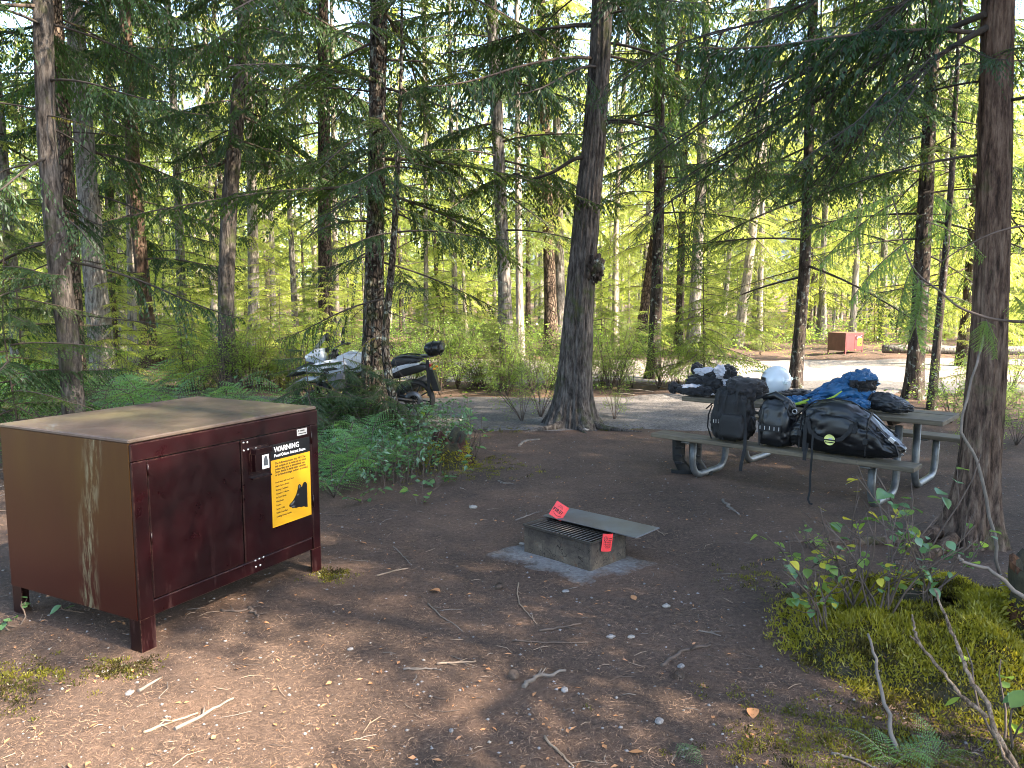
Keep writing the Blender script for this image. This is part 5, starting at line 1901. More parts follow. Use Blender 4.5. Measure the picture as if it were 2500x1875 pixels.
# frame, engine, swingarm, forks
en = MB()
en.rbox((.82, 0, .42), (.46, .30, .34), .04)
en.rbox((.98, 0, .62), (.26, .26, .26), .03, 0, (0, R(-20), 0))
en.lathe([(.0, -.18), (.10, -.175), (.11, -.14), (.11, .14), (.0, .17)], 22, 0, (.72, 0, .40), axis='y')
Bk(en, 'engine', M['bike_black'])
Bk(MB().tube([(1.14, 0, .98), (1.0, .0, .78), (.62, 0, .66), (.46, 0, .50), (.50, 0, .34)], [.03, .045, .05, .05, .04], 10), 'frame', M['bike_black'])
sw_ = MB()
for s in (-1, 1):
    sw_.tube([(.50, s * .10, .38), (.25, s * .11, .35), (0, s * .105, .315)], [.035, .032, .028], 8)
Bk(sw_, 'swingarm', M['bike_black'])
fk = MB()
for s in (-1, 1):
    fk.tube([(1.52, s * .10, .315), (1.36, s * .10, .66), (1.16, s * .10, 1.05)], [.030, .030, .026], 10)
fk.box((1.20, 0, .98), (.07, .26, .04), 0, (0, R(-25), 0))
Bk(fk, 'fork', M['bike_black'])
hb_ = MB()
hb_.tube([(1.06, -.42, 1.10), (1.10, -.25, 1.12), (1.15, 0, 1.10), (1.10, .25, 1.12), (1.06, .42, 1.10)], .013, 8)
for s in (-1, 1):
    hb_.tube([(1.06, s * .42, 1.10), (1.085, s * .32, 1.11)], .019, 8)
    hb_.rbox((1.16, s * .40, 1.115), (.03, .14, .07), .012)
Bk(hb_, 'handlebar', M['bike_black'])
for s in (-1, 1):
    mr = MB()
    mr.tube([(1.12, s * .30, 1.12), (1.17, s * .36, 1.22), (1.16, s * .40, 1.28)], .007, 6)
    mr.lathe([(.0, -.012), (.055, -.010), (.060, .004), (.0, .012)], 16, 0, (1.15, s * .42, 1.30), axis='x', scale=(1.2, 1, 1))
    Bk(mr, 'mirror', M['bike_black'])
ex_ = MB()
ex_.tube([(1.06, -.10, .50), (1.12, -.06, .30), (.90, -.08, .20), (.55, -.12, .24), (.32, -.16, .34)], .024, 10)
ex_.tube([(.34, -.17, .34), (.05, -.21, .50), (-.16, -.23, .60)], [.05, .065, .06], 14)
Bk(ex_, 'exhaust', M['bike_metal'])
Bk(MB().tube([(.46, .15, .33), (.38, .26, .12), (.33, .32, .01)], .012, 7).rbox((.33, .325, .008), (.09, .06, .012), .003), 'side_stand', M['bike_metal'])
pg = MB()
pg.tube([(.42, .15, .62), (.36, .18, .50), (.30, .20, .42), (.27, .26, .43)], .014, 7)
pg.tube([(.52, .14, .36), (.52, .26, .36)], .013, 7)
pg.tube([(.36, .18, .50), (.46, .15, .40)], .010, 6)
Bk(pg, 'footpeg', M['bike_metal'])
Bk(MB().tube([(.50, -.04, .62), (.30, -.03, .42)], .045, 12), 'shock', M['bike_metal'])
for s in (-1, 1):
    q_ = MB()
    q_.prism([(1.02, .905), (1.22, .895), (1.40, .855), (1.38, .835), (1.20, .862), (1.02, .872)], s * .200, s * .206)
    q_.prism([(1.06, .80), (1.14, .83), (1.30, .80), (1.36, .775), (1.20, .775)], s * .198, s * .207)
    q_.prism([(.74, .84), (.88, .80), (1.02, .80), (.94, .78), (.78, .79)], s * .158, s * .166)
    Bk(q_, 'graphic', M['bike_black'])
link('lettering', text_mesh('XR', .10, M['sign_black'], .002), BK, (1.34, .206, .74), (R(90), R(0), R(180)))
TBG = thing('tail_bag', 'small black dry bag strapped on the motorcycle tail', 'bag', (0, 0, 0))
TBG.location = BK.location
TBG.rotation_euler = BK.rotation_euler
Pb = blob(.30, .34, .20, 55, .06, 5, 2.8, 2.4, (20, 32), None, .08)
MB().grid(Pb, 0, True, wrapv=True).build('body', M['vinyl'], TBG, (-.34, 0, .992), (0, R(8), 0))
tb_ = MB()
for x_ in (-.42, -.30):
    tb_.tube([(x_, .175 * math.cos(a), 1.09 + .105 * math.sin(a)) for a in np.linspace(0, 6.28, 20)], .009, 5)
tb_.build('strap', M['strap'], TBG)

# ------------------------------------------------------------------ ferns
def frond_mesh(r, L=.85, n=13):
    mb = MB()
    t = np.linspace(0, 1, 10)
    ax = np.stack([L * t * (1 - .12 * t), L * .03 * np.sin(3 * t), L * (.62 * t - .62 * t ** 2.2)], -1)
    mb.tube(ax, .0045 * (1 - .8 * t) + .0008, 4, 0)
    for i in range(n):
        q = .16 + .82 * i / n
        p = np.array([np.interp(q, t, ax[:, k]) for k in range(3)])
        p2 = np.array([np.interp(min(1, q + .03), t, ax[:, k]) for k in range(3)])
        tan = norm(p2 - p)
        pl = L * .34 * (1 - q) ** .8 * min(1, (q - .08) / .14) + .015
        for sd in (-1, 1):
            an = R(68 - 18 * q) * sd
            d = norm(np.array([tan[0] * math.cos(an) - tan[1] * math.sin(an), tan[0] * math.sin(an) + tan[1] * math.cos(an), tan[2] * .5 - .12]))
            k = max(3, int(pl / .020))
            s = np.linspace(.06, 1, k)
            P = p + d * pl * s[:, None]
            P[:, 2] -= .22 * pl * s ** 2
            for s2 in (-1, 1):
                a2 = R(62) * s2
                dd = np.stack([np.full(k, d[0] * math.cos(a2) - d[1] * math.sin(a2)), np.full(k, d[0] * math.sin(a2) + d[1] * math.cos(a2)), np.full(k, -.12) + r.normal(0, .08, k)], -1)
                leaf_quads(mb, P, norm(dd), .0240 * (1.1 - .75 * s) * (pl / (L * .25)) ** .5 * (L / .85), np.full(k, .0125 * L / .85), norm(np.stack([r.normal(0, .15, k), r.normal(0, .15, k), np.ones(k)], -1)), 1)
    return mb.mesh('frond', [M['twig'], M['fern']])


r3 = np.random.default_rng(33)
FRONDS = [frond_mesh(r3) for _ in range(3)]


def fern(x, y, s, label, group=None, n=7, spread=6.28, a0=0):
    o = thing('fern', label, 'fern', (x, y, hz(x, y)), 0, group)
    for k in range(n):
        a = a0 + spread * k / n + r3.uniform(-.3, .3)
        link('frond', FRONDS[r3.integers(3)], o, (0, 0, .0), (r3.uniform(-.3, .3), R(r3.uniform(-40, -4)), a), s * r3.uniform(.75, 1.15))
    return o


cnt = 0
for px, py, s in ((30, 1010, 1.0), (110, 1035, .9), (60, 960, 1.1), (250, 985, 1.0), (290, 1000, .9), (330, 960, 1.0), (390, 985, .9), (430, 1010, 1.0), (160, 930, 1.1), (20, 905, 1.1), (270, 950, .8), (480, 1000, .8), (80, 900, 1.0), (350, 925, .9), (230, 1030, .9), (-60, 980, 1.1), (330, 1060, 1.0), (180, 1080, 1.0), (60, 1090, 1.0)):
    x, y = gnd(px, max(py + 55, 985))
    fern(x, y, s * 1.75, 'green fern in the bed of ferns behind the locker lid', 'ferns behind the locker', int(r3.integers(4, 7)))
for px, py, s, lab in ((690, 1085, 1.0, 'large arching fern between the locker and the motorcycle front wheel'), (640, 1050, 1.0, 'blue green fern leaning over the far corner of the locker lid'), (800, 1150, .85, 'bright yellow green fern close to the right side of the locker'), (815, 1215, .75, 'low fern drooping beside the locker right edge'), (870, 1100, .8, 'fern under the thin crooked sapling'), (980, 1150, .7, 'small low fern left of the mossy stump'), (760, 1120, .9, 'fern just behind the locker right corner'), (930, 1060, .7, 'fern in the salal below the motorcycle seat'), (1060, 1045, .6, 'fern growing behind the mossy stump'), (735, 1165, .9, 'fern pressed against the locker right side'), (850, 1175, .8, 'yellow green fern in front of the salal'), (905, 1130, .8, 'fern in the middle of the low growth'), (1000, 1100, .7, 'fern beneath the tall salal bush'), (785, 1065, 1.1, 'tall fern hiding the motorcycle front wheel'), (715, 1050, 1.2, 'big fern spreading left of the motorcycle front wheel'), (560, 1040, 1.2, 'big fern showing over the middle of the locker lid')):
    x, y = gnd(px, py)
    fern(x, y, s * 1.25, lab, None, int(r3.integers(5, 8)))
for i in range(26):
    d = r3.uniform(14.2, 24)
    x = d * r3.uniform(-.62, .10)
    if drive_sd(np.array([x]), np.array([d]))[0] > -.3 or road_sd(np.array([x]), np.array([d]))[0] > -.3:
        continue
    fern(x, d, r3.uniform(.9, 1.3), 'fern on the forest floor beyond the driveway', 'ferns beyond the driveway', 6)

# ------------------------------------------------------------------ broad leaved plants
def leaf_mesh(mat, w=.62, fold=.16, bend=.18):
    t = np.array([0, .12, .3, .5, .72, .9, 1])
    hw = np.array([.02, .20, .40, .46, .36, .14, .0]) * w
    z = -bend * t ** 2
    L_ = np.stack([t, hw, z + fold * hw], -1)
    C_ = np.stack([t, 0 * t, z], -1)
    R_ = np.stack([t, -hw, z + fold * hw], -1)
    return MB().grid(np.array([L_, C_, R_]).transpose(1, 0, 2), 0, True).mesh('leaf', mat)


LEAF = {k: [leaf_mesh(M[m], w, f, b) for w, f, b in ((.75, .2, .15), (.85, .35, .3), (.68, .1, .05))] for k, m in (('salal', 'salal'), ('huck', 'huckle'), ('yel', 'yleaf'), ('dead', 'dead_leaf'))}


def leafy_plant(name, label, cat, x, y, h, nst, nl, ll, r, spread=.5, kinds=('salal',), z=None, group=None, stem='twig', dirs=None, bare=.25, twigs=2):
    zb = hz(x, y) if z is None else z
    o = thing(name, label, cat, (x, y, zb), 0, group)
    st_ = MB()
    pts = []
    for k in range(nst):
        a = r.uniform(0, 6.28) if dirs is None else dirs[k % len(dirs)] + r.uniform(-.2, .2)
        hh = h * r.uniform(.6, 1.05)
        sp = spread * r.uniform(.5, 1.1)
        t = np.linspace(0, 1, 6)
        P = np.stack([np.cos(a) * sp * t ** 1.3 + .03 * np.sin(t * 5 + k), np.sin(a) * sp * t ** 1.3 + .03 * np.sin(t * 4 + k * 2), hh * t * (1.15 - .15 * t) - .03], -1)
        st_.tube(P, .005 * (1 - .7 * t) + .0012, 5, 0)
        pts.append(P)
        for _ in range(twigs):
            i = r.integers(2, 5)
            d = norm(np.array([math.cos(a), math.sin(a), .4]) + r.normal(0, .6, 3))
            q = np.array([P[i], P[i] + d * h * .14, P[i] + d * h * .28 + np.array([0, 0, .03])])
            st_.tube(q, [.003, .0022, .001], 4, 0)
            pts.append(q)
    st_.build('stem', M[stem], o)
    for k in range(nl):
        P = pts[r.integers(len(pts))]
        u = r.uniform(bare, 1) * (len(P) - 1)
        i = min(int(u), len(P) - 2)
        p = P[i] + (P[i + 1] - P[i]) * (u - i)
        kd = kinds[r.integers(len(kinds))]
        link('leaf', LEAF[kd][r.integers(3)], o, p, (r.uniform(-.5, .5), R(r.uniform(-25, 35)), r.uniform(0, 6.28)), ll * r.uniform(.6, 1.2))
    return o


r4 = np.random.default_rng(44)
for px, py, h, nst, nl, lab in (
        (1000, 1085, .62, 5, 26, 'tall salal bush in front of the motorcycle rear wheel'),
        (900, 1085, .55, 5, 24, 'salal bush at the foot of the thin crooked sapling'),
        (1035, 1150, .55, 3, 20, 'salal stem rising left of the mossy stump'),
        (1155, 1120, .60, 6, 24, 'thin stemmed shrub on the right of the mossy stump'),
        (955, 1180, .34, 3, 14, 'low salal clump with rounded leaves beside the fern bed'),
        (1055, 1190, .26, 3, 12, 'little salal cluster below the mossy stump'),
        (880, 1225, .22, 3, 10, 'small blue green seedling on bare duff right of the locker'),
        (1015, 1235, .18, 2, 8, 'tiny leafy seedling nearest the sunlit strip'),
        (840, 1130, .50, 4, 22, 'leafy bush hugging the locker right edge'),
        (1110, 1085, .50, 4, 20, 'salal leaves growing over the top of the mossy stump'),
        (775, 1095, .55, 4, 20, 'leafy bush under the motorcycle front fairing'),
        (600, 1020, .75, 4, 18, 'broad leaved bush poking up behind the locker lid')):
    x, y = gnd(px, py)
    leafy_plant('salal_bush', lab, 'shrub', x, y, h, nst, nl, .085, r4, .30, ('salal', 'salal', 'salal', 'huck'))
x, y = gnd(160, 1500)
leafy_plant('seedling', 'small plant with two round leaves under the locker side', 'plant', x + .08, y + .03, .16, 2, 6, .075, r4, .10)
x, y = gnd(30, 1530)
leafy_plant('seedling', 'small seedling by the locker rear leg', 'plant', x, y, .15, 3, 9, .06, r4, .10)


# small leaved huckleberry bushes
def huckle_parts(r, h=1.2, nst=9, nl=1300, ls=.034):
    st_ = MB()
    lf = MB()
    tips = []
    for k in range(nst):
        a = r.uniform(0, 6.28)
        t = np.linspace(0, 1, 6)
        sp = r.uniform(.15, .55) * h
        P = np.stack([np.cos(a) * sp * t ** 1.2, np.sin(a) * sp * t ** 1.2, h * r.uniform(.6, 1.05) * t], -1) + np.cumsum(r.normal(0, .015 * h, (6, 3)), 0) * t[:, None]
        st_.tube(P, .007 * (1 - .75 * t) + .0012, 4, 0)
        for _ in range(7):
            i = r.integers(2, 6)
            d = norm(np.array([math.cos(a), math.sin(a), .5]) + r.normal(0, .7, 3))
            q = np.array([P[i], P[i] + d * h * .16, P[i] + d * h * .30])
            st_.tube(q, [.003, .002, .001], 3, 0, cap=False)
            tips.append(q)
    n = nl
    q = np.array(tips)
    i = r.integers(0, len(q), n)
    u = r.uniform(0.1, 1.0, n)[:, None]
    P = q[i, 0] * (1 - u) + q[i, 2] * u + r.normal(0, .035 * h, (n, 3))
    leaf_quads(lf, P, norm(r.normal(0, 1, (n, 3)) * [1, 1, .45]), r.uniform(.6, 1.3, n) * ls, r.uniform(.5, .8, n) * ls, norm(r.normal(0, .5, (n, 3)) + [0, 0, 1]), 0)
    return st_.mesh('stems', M['twig']), lf.mesh('leaves', M['huckle'])


HUCK = [huckle_parts(r4) for _ in range(4)]


def huckle(x, y, s, label, group=None):
    o = thing('huckleberry_bush', label, 'shrub', (x, y, hz(x, y) - .02), r4.uniform(0, 6), group)
    a, b = HUCK[r4.integers(4)]
    link('stems', a, o, None, None, s)
    link('leaves', b, o, None, None, s)


for px, py, s, lab in ((1275, 1030, .72, 'feathery green bush left of the big burl cedar'), (1320, 1020, .85, 'taller fine leaved bush touching the burl cedar on its left'), (1500, 1025, .5, 'sparse twiggy bush right of the burl cedar foot'), (1225, 955, .8, 'fine leaved bush hiding the foot of the rust brown based trunk'),
                       (2420, 1000, .8, 'bush in the shade behind the reddish cedar trunk'), (2470, 960, 1.0, 'bush at the far right beyond the picnic table')):
    x, y = gnd(px, py)
    huckle(x, y, s, lab)
for i in range(34):
    x = -6.0 + 10.4 * (i + r4.uniform(-.4, .4)) / 34
    d = r4.uniform(15.2, 16.5)
    huckle(x, d, r4.uniform(.75, 1.25), 'leafy huckleberry bush lining the driveway edge', 'bushes by the driveway')
n = 0
tries = 0
while n < 46 and tries < 3000:
    tries += 1
    d = r4.choice([r4.uniform(14.3, 16.4), r4.uniform(15, 17), r4.uniform(23.0, 27)])
    x = d * r4.uniform(-.42, .60)
    pt = (np.array([x]), np.array([d]))
    if drive_sd(*pt)[0] > -.25 or road_sd(*pt)[0] > -.15:
        continue
    if d > 20 and 8.5 < x < 14:
        continue
    if d < 20 and x > 3.4:
        if not (x > 9 and d > 12.5):
            continue
    huckle(x, d, r4.uniform(.55, 1.15), 'leafy huckleberry bush lining the driveway edge' if d < 20 else 'sunlit huckleberry bush along the far road edge', 'bushes by the driveway' if d < 20 else 'bushes across the road')
    n += 1
for i in range(18):
    d = r4.uniform(9, 17)
    x = d * r4.uniform(-.80, -.30)
    if x > -2.9 or drive_sd(np.array([x]), np.array([d]))[0] > -.2:
        continue
    huckle(x, d, r4.uniform(.4, .8), 'shaded low bush among the ferns on the left', 'bushes among the ferns')
for i in range(10):
    y = r4.uniform(8.5, 13)
    x = y * r4.uniform(.56, .72)
    huckle(x, y, r4.uniform(.4, .75), 'shaded bush right of the picnic table', 'bushes right of the table')

# boughs of a young hemlock standing just right of the frame
NT = thing('conifer_sapling', 'bare grey bough with bright green drooping sprays, in front of the reddish cedar', 'sapling', (2.72, 3.25, 0))
MB().tube([(0, 0, -.1), (.02, .02, 1.2), (-.03, .03, 2.4), (.02, .05, 3.6)], [.035, .03, .022, .008], 10).build('stem', M['twig_grey'], NT)
on = np.array([2.72, 3.25, 0])


def nb(pts, rad, mat='twig'):
    P = [at(x * K, y * K, d) - on for x, y, d in pts]
    return limb(NT, [np.array([0, .02, P[0][2] + .02])] + P, rad, mat, 7, 'branch')[1]


nb([(2215, 697, 3.25), (2140, 690, 3.3), (2070, 665, 3.35), (2030, 628, 3.4), (1988, 600, 3.45), (1960, 560, 3.5), (1940, 470, 3.55), (1925, 415, 3.6)], (.007, .0022))
nb([(2210, 485, 3.3), (2140, 505, 3.35), (2070, 540, 3.4), (2020, 575, 3.45)], (.006, .002))


def near_spray(x, y, d, az, tilt, s, roll=0, k=0):
    link('spray', NEAR[k], NT, at(x * K, y * K, d) - on, (roll, R(tilt), R(az)), s)


near_spray(1985, 600, 3.45, 215, 62, .36, .9, 0)
near_spray(1992, 606, 3.42, 250, 66, .32, -.8, 1)
near_spray(1975, 570, 3.5, 190, 55, .30, .5, 2)
near_spray(2000, 478, 3.4, -12, 22, .34, 1.1, 1)
near_spray(2020, 420, 3.45, -14, 30, .22, 1.0, 0)
near_spray(2130, 690, 3.3, 60, 40, .18, .4, 2)
near_spray(2130, 690, 3.3, -60, 60, .18, .4, 1)
near_spray(1950, 420, 3.6, 170, 10, .46, .5, 2)
near_spray(1930, 440, 3.6, 150, 25, .44, -.4, 0)
near_spray(1965, 520, 3.55, 178, 30, .42, .4, 1)
near_spray(2190, 640, 3.2, 20, 20, .26, .3, 2)
near_spray(2212, 600, 3.2, 10, 35, .3, .3, 0)

# ------------------------------------------------------------------ stumps, mossy mound, moss
def stump(label, x, y, rad, h, seed, mats, jag=.35, z=0, tuft=300):
    o = thing('tree_stump', label, 'stump', (x, y, z))
    a = np.linspace(0, 2 * math.pi, 40, endpoint=False)
    zz = np.linspace(0, 1, 16)
    A, Zg = np.meshgrid(a, zz, indexing='xy')
    q = np.column_stack([np.cos(A).ravel() * 2, np.sin(A).ravel() * 2, Zg.ravel() * 1.2])
    nz = fbm(q, 1.3, seed, 4).reshape(A.shape)
    edge = 1 + jag * fbm(np.column_stack([np.cos(a) * 1.5, np.sin(a) * 1.5, 0 * a]), 1.0, seed + 3, 3)
    rr_ = rad * (1 + .9 * np.exp(-Zg * 3.2)) * (1 + .22 * nz) * .8
    V = np.stack([rr_ * np.cos(A), rr_ * np.sin(A), Zg * h * edge[None, :] - .05], -1)
    cap = np.stack([V[-1] * [.82, .82, .96], V[-1] * [.5, .5, .62], V[-1] * [.05, .05, .55]], 0)
    V = np.concatenate([V, cap], 0)
    mi = np.zeros((V.shape[0] - 1, V.shape[1]), int)
    ms = fbm(V[:-1].reshape(-1, 3), 5, seed + 8, 3).reshape(mi.shape)
    mi[ms > .0] = 1
    MB().grid(V, 0, True, wrapv=True, mats=mi).build('wood', mats, o)
    r = np.random.default_rng(seed)
    i = r.integers(0, 12, tuft)
    j = r.integers(0, 40, tuft)
    P = V[i, j] + r.normal(0, .01, (tuft, 3))
    D = norm(np.stack([np.cos(a[j]), np.sin(a[j]), r.uniform(-.8, .6, tuft)], -1) + r.normal(0, .4, (tuft, 3)))
    mb = MB()
    leaf_quads(mb, P, D, r.uniform(.02, .045, tuft), r.uniform(.008, .016, tuft), norm(r.normal(0, 1, (tuft, 3))), 0)
    mo = mb.build('moss', M['moss'], o)
    mo['kind'] = 'stuff'
    return o


M['rot_red'] = barkmat('rot_red', (.035, .015, .010), (.085, .038, .024), sc=18)
M['rot_orange'] = barkmat('rot_orange', (.075, .034, .016), (.17, .082, .040), sc=20, moss=.3)
M['moss_ground'] = plain('moss_ground', (.026, .022, .009), .95, var=.5, scale=14, bmp=.8, bscale=60)
sx_, sy_ = gnd(1095, 1135)
stump('rotten red brown stump overgrown with moss and salal', sx_, sy_, .21, .38, 71, [M['rot_red'], M['moss_ground']], .30, 0, 2200)
stump('mossy splintered stump at the right edge above the sunlit moss', 2.66, 3.72, .20, .56, 75, [M['rot_orange'], M['moss_ground']], .16, 0, 2600)

mc = (2.34, 3.95)
MRX, MRY, MH = .80, .74, .21


def mound_h(x, y):
    dx, dy = (x - mc[0]) / MRX, (y - mc[1]) / MRY
    p = np.column_stack([x, y])
    rr_ = np.sqrt(dx ** 2 + dy ** 2) + .14 * fbm(p, 2.2, 51, 3)
    return MH * np.clip(1.15 - rr_ ** 2.2, 0, 1) ** .8 + .055 * fbm(p, 4.5, 55, 3) * np.clip(1.2 - rr_, 0, 1) - .012 * (rr_ > 1.02)


xs_, ys_ = np.meshgrid(np.arange(.85, 3.2, .03), np.arange(2.95, 5.0, .03), indexing='ij')
hm_ = mound_h(xs_.ravel(), ys_.ravel()).reshape(xs_.shape) + H(xs_.ravel(), ys_.ravel()).reshape(xs_.shape)
md = MB().grid(np.stack([xs_, ys_, hm_], -1)).build('mossy_mound', M['moss_ground'])
md['kind'] = 'structure'


def gz(x, y):
    return hz(x, y) + max(0.0, float(mound_h(np.array([x]), np.array([y]))[0]) if (.85 < x < 3.2 and 2.95 < y < 5) else 0)


def tufts(name, label, P, ln, wd, r, mat, up=1.0):
    n = len(P)
    D = norm(r.normal(0, .75, (n, 3)) + [0, 0, up])
    U_ = norm(r.normal(0, 1, (n, 3)))
    dk = fbm(P[:, :2], 7.5, 83, 3) + .35 * r.normal(0, 1, n) < -.36
    mb = MB()
    leaf_quads(mb, P[~dk], D[~dk], ln[~dk], wd[~dk], U_[~dk], 0)
    leaf_quads(mb, P[dk], D[dk], ln[dk], wd[dk], U_[dk], 1)
    o = mb.build(name, [mat, M['moss_dark']])
    o['kind'] = 'stuff'
    tag(o, label, 'moss')
    return o


r5 = np.random.default_rng(55)
# cushions of feather moss on the mound: little fans clustered in tufts
nc = 6200
cx_ = mc[0] + r5.normal(0, .46, nc) * MRX * 1.05
cy_ = mc[1] + r5.normal(0, .50, nc) * MRY * 1.05
rr_ = np.sqrt(((cx_ - mc[0]) / MRX) ** 2 + ((cy_ - mc[1]) / MRY) ** 2)
keep = (rr_ < 1.2) & (fbm(np.column_stack([cx_, cy_]), 3.2, 61, 3) > -.8)
cx_, cy_ = cx_[keep], cy_[keep]
per = 22
px_ = np.repeat(cx_, per) + r5.normal(0, .020, len(cx_) * per)
py_ = np.repeat(cy_, per) + r5.normal(0, .020, len(cx_) * per)
pz_ = H(px_, py_) + np.maximum(mound_h(px_, py_), 0) + r5.uniform(-.010, .030, len(px_))
tufts('moss', 'thick yellow green feather moss on the foreground mound', np.column_stack([px_, py_, pz_]), r5.uniform(.010, .040, len(px_)) * np.repeat(r5.uniform(.6, 1.3, len(cx_)), per), r5.uniform(.004, .010, len(px_)), r5, M['moss'])
# thinner moss on the ground: round the mound, by the locker, at the big cedar
pats = [(1.6, 3.1, .7, .35, 330), (2.3, 2.9, .6, .3, 300), (-2.55, 3.55, .45, .25, 220), (-1.95, 3.72, .16, .12, 60), (-3.2, 3.6, .5, .3, 160), (-1.22, 5.02, .14, .12, 60), (-.55, 8.3, .7, .6, 260), (1.75, 4.9, .5, .3, 60), (-.05, 11.0, .6, .35, 320), (1.4, 11.0, .4, .3, 160), (1.35, 2.95, .5, .3, 120)]
A_ = []
for x, y, sx, sy, k in pats:
    cxx = x + r5.normal(0, sx * .5, k)
    cyy = y + r5.normal(0, sy * .5, k)
    A_.append(np.column_stack([np.repeat(cxx, 20) + r5.normal(0, .018, k * 20), np.repeat(cyy, 20) + r5.normal(0, .018, k * 20)]))
A_ = np.vstack(A_)
zz_ = H(A_[:, 0], A_[:, 1]) + np.where((A_[:, 0] > .85) & (A_[:, 1] > 2.95) & (A_[:, 1] < 5), np.maximum(mound_h(A_[:, 0], A_[:, 1]), 0), 0)
tufts('ground_moss', 'thin patches of moss creeping over the dirt', np.column_stack([A_, zz_ + r5.uniform(-.004, .008, len(A_))]), r5.uniform(.008, .022, len(A_)), r5.uniform(.004, .008, len(A_)), r5, M['moss'])

# shrub growing out of the mound: bare stems with scattered leaves
for px, py, h, nst, nl, sp, lab, kinds in (
        (2150, 1500, .62, 9, 26, .42, 'open twiggy shrub with scattered leaves growing from the mossy mound', ('salal', 'salal', 'huck', 'yel')),
        (2010, 1500, .50, 6, 18, .34, 'thin leafy stems on the left shoulder of the mossy mound', ('huck', 'huck', 'salal', 'yel')),
        (2080, 1470, .58, 8, 22, .40, 'tangle of bare stems and small leaves at the back of the mossy mound', ('huck', 'salal', 'huck', 'yel')),
        (2260, 1490, .60, 6, 22, .34, 'leafy shrub behind the pale forked stick', ('salal', 'salal', 'salal', 'huck'))):
    x, y = gnd(px, py, .2)
    leafy_plant('mound_shrub', lab, 'shrub', x, y, h, nst, int(nl * 1.7), .058, r4, sp, kinds, gz(x, y) - .02, stem='twig', twigs=5, bare=.3)
x, y = gnd(2420, 1330)
leafy_plant('mound_shrub', 'shrub with large leaves in front of the reddish cedar foot', 'shrub', 2.45, 4.45, .80, 5, 22, .10, r4, .38, ('salal', 'huck', 'salal', 'yel'), gz(2.45, 4.45), dirs=[2.6, 3.0, 3.4, 1.8, .4], bare=.5)
leafy_plant('mound_shrub', 'leaves with yellow edges before the near bench end', 'shrub', 2.02, 4.62, .78, 4, 16, .095, r4, .22, ('huck', 'salal', 'yel', 'yel'), gz(2.02, 4.62), bare=.55)
leafy_plant('mound_shrub', 'few stemmed leafy shrub at the left foot of the mossy mound', 'shrub', 1.72, 4.35, .48, 5, 18, .075, r4, .26, ('salal', 'huck'), gz(1.72, 4.35), bare=.3)
leafy_plant('seedling', 'glossy leaves at the bottom right edge of the picture', 'plant', 2.02, 3.02, .40, 4, 12, .085, r4, .20, ('salal', 'huck'), 0, bare=.4)
x, y = gnd(1870, 1410)
leafy_plant('seedling', 'wispy feathery weed beneath the hanging bag strap', 'plant', *gnd(1985, 1345), .20, 8, 40, .028, r4, .14, ('huck',), None, bare=.2)
fern(*gnd(2180, 1875), .34, 'small bright green fern at the bottom edge below the moss', None, 5)
fern(*gnd(2290, 1868), .28, 'little bright fern frond tuft beside the pale stick foot', None, 4)


# ------------------------------------------------------------------ sticks, stones, cones, leaves
def gp3(px, py, lift=.006):
    x, y = gnd(px, py)
    return np.array([x, y, gz(x, y) + lift])


def stick(label, pts, rad, mat='twig_grey', group=None, side=0, r=np.random.default_rng(9)):
    P = np.array(pts, float)
    t = np.linspace(0, 1, len(P))
    tt = np.linspace(0, 1, max(6, len(P) * 3))
    Q = np.stack([np.interp(tt, t, P[:, k]) for k in range(3)], -1)
    Q[1:-1] += r.normal(0, rad * .6, (len(Q) - 2, 3)) * [1, 1, .3]
    mb = MB().tube(Q, np.interp(tt, [0, 1], [rad, rad * .55]), 7, 0)
    for _ in range(side):
        i = r.integers(1, len(Q) - 1)
        d = norm(Q[i + 1 if i + 1 < len(Q) else i] - Q[i - 1])
        d2 = norm(d + np.array([r.normal(0, .7), r.normal(0, .7), .05]))
        mb.tube([Q[i], Q[i] + d2 * .07 + [0, 0, .004]], [rad * .5, rad * .2], 5, 0)
    o = mb.build('stick', M[mat])
    return tag(o, label, 'stick', group)


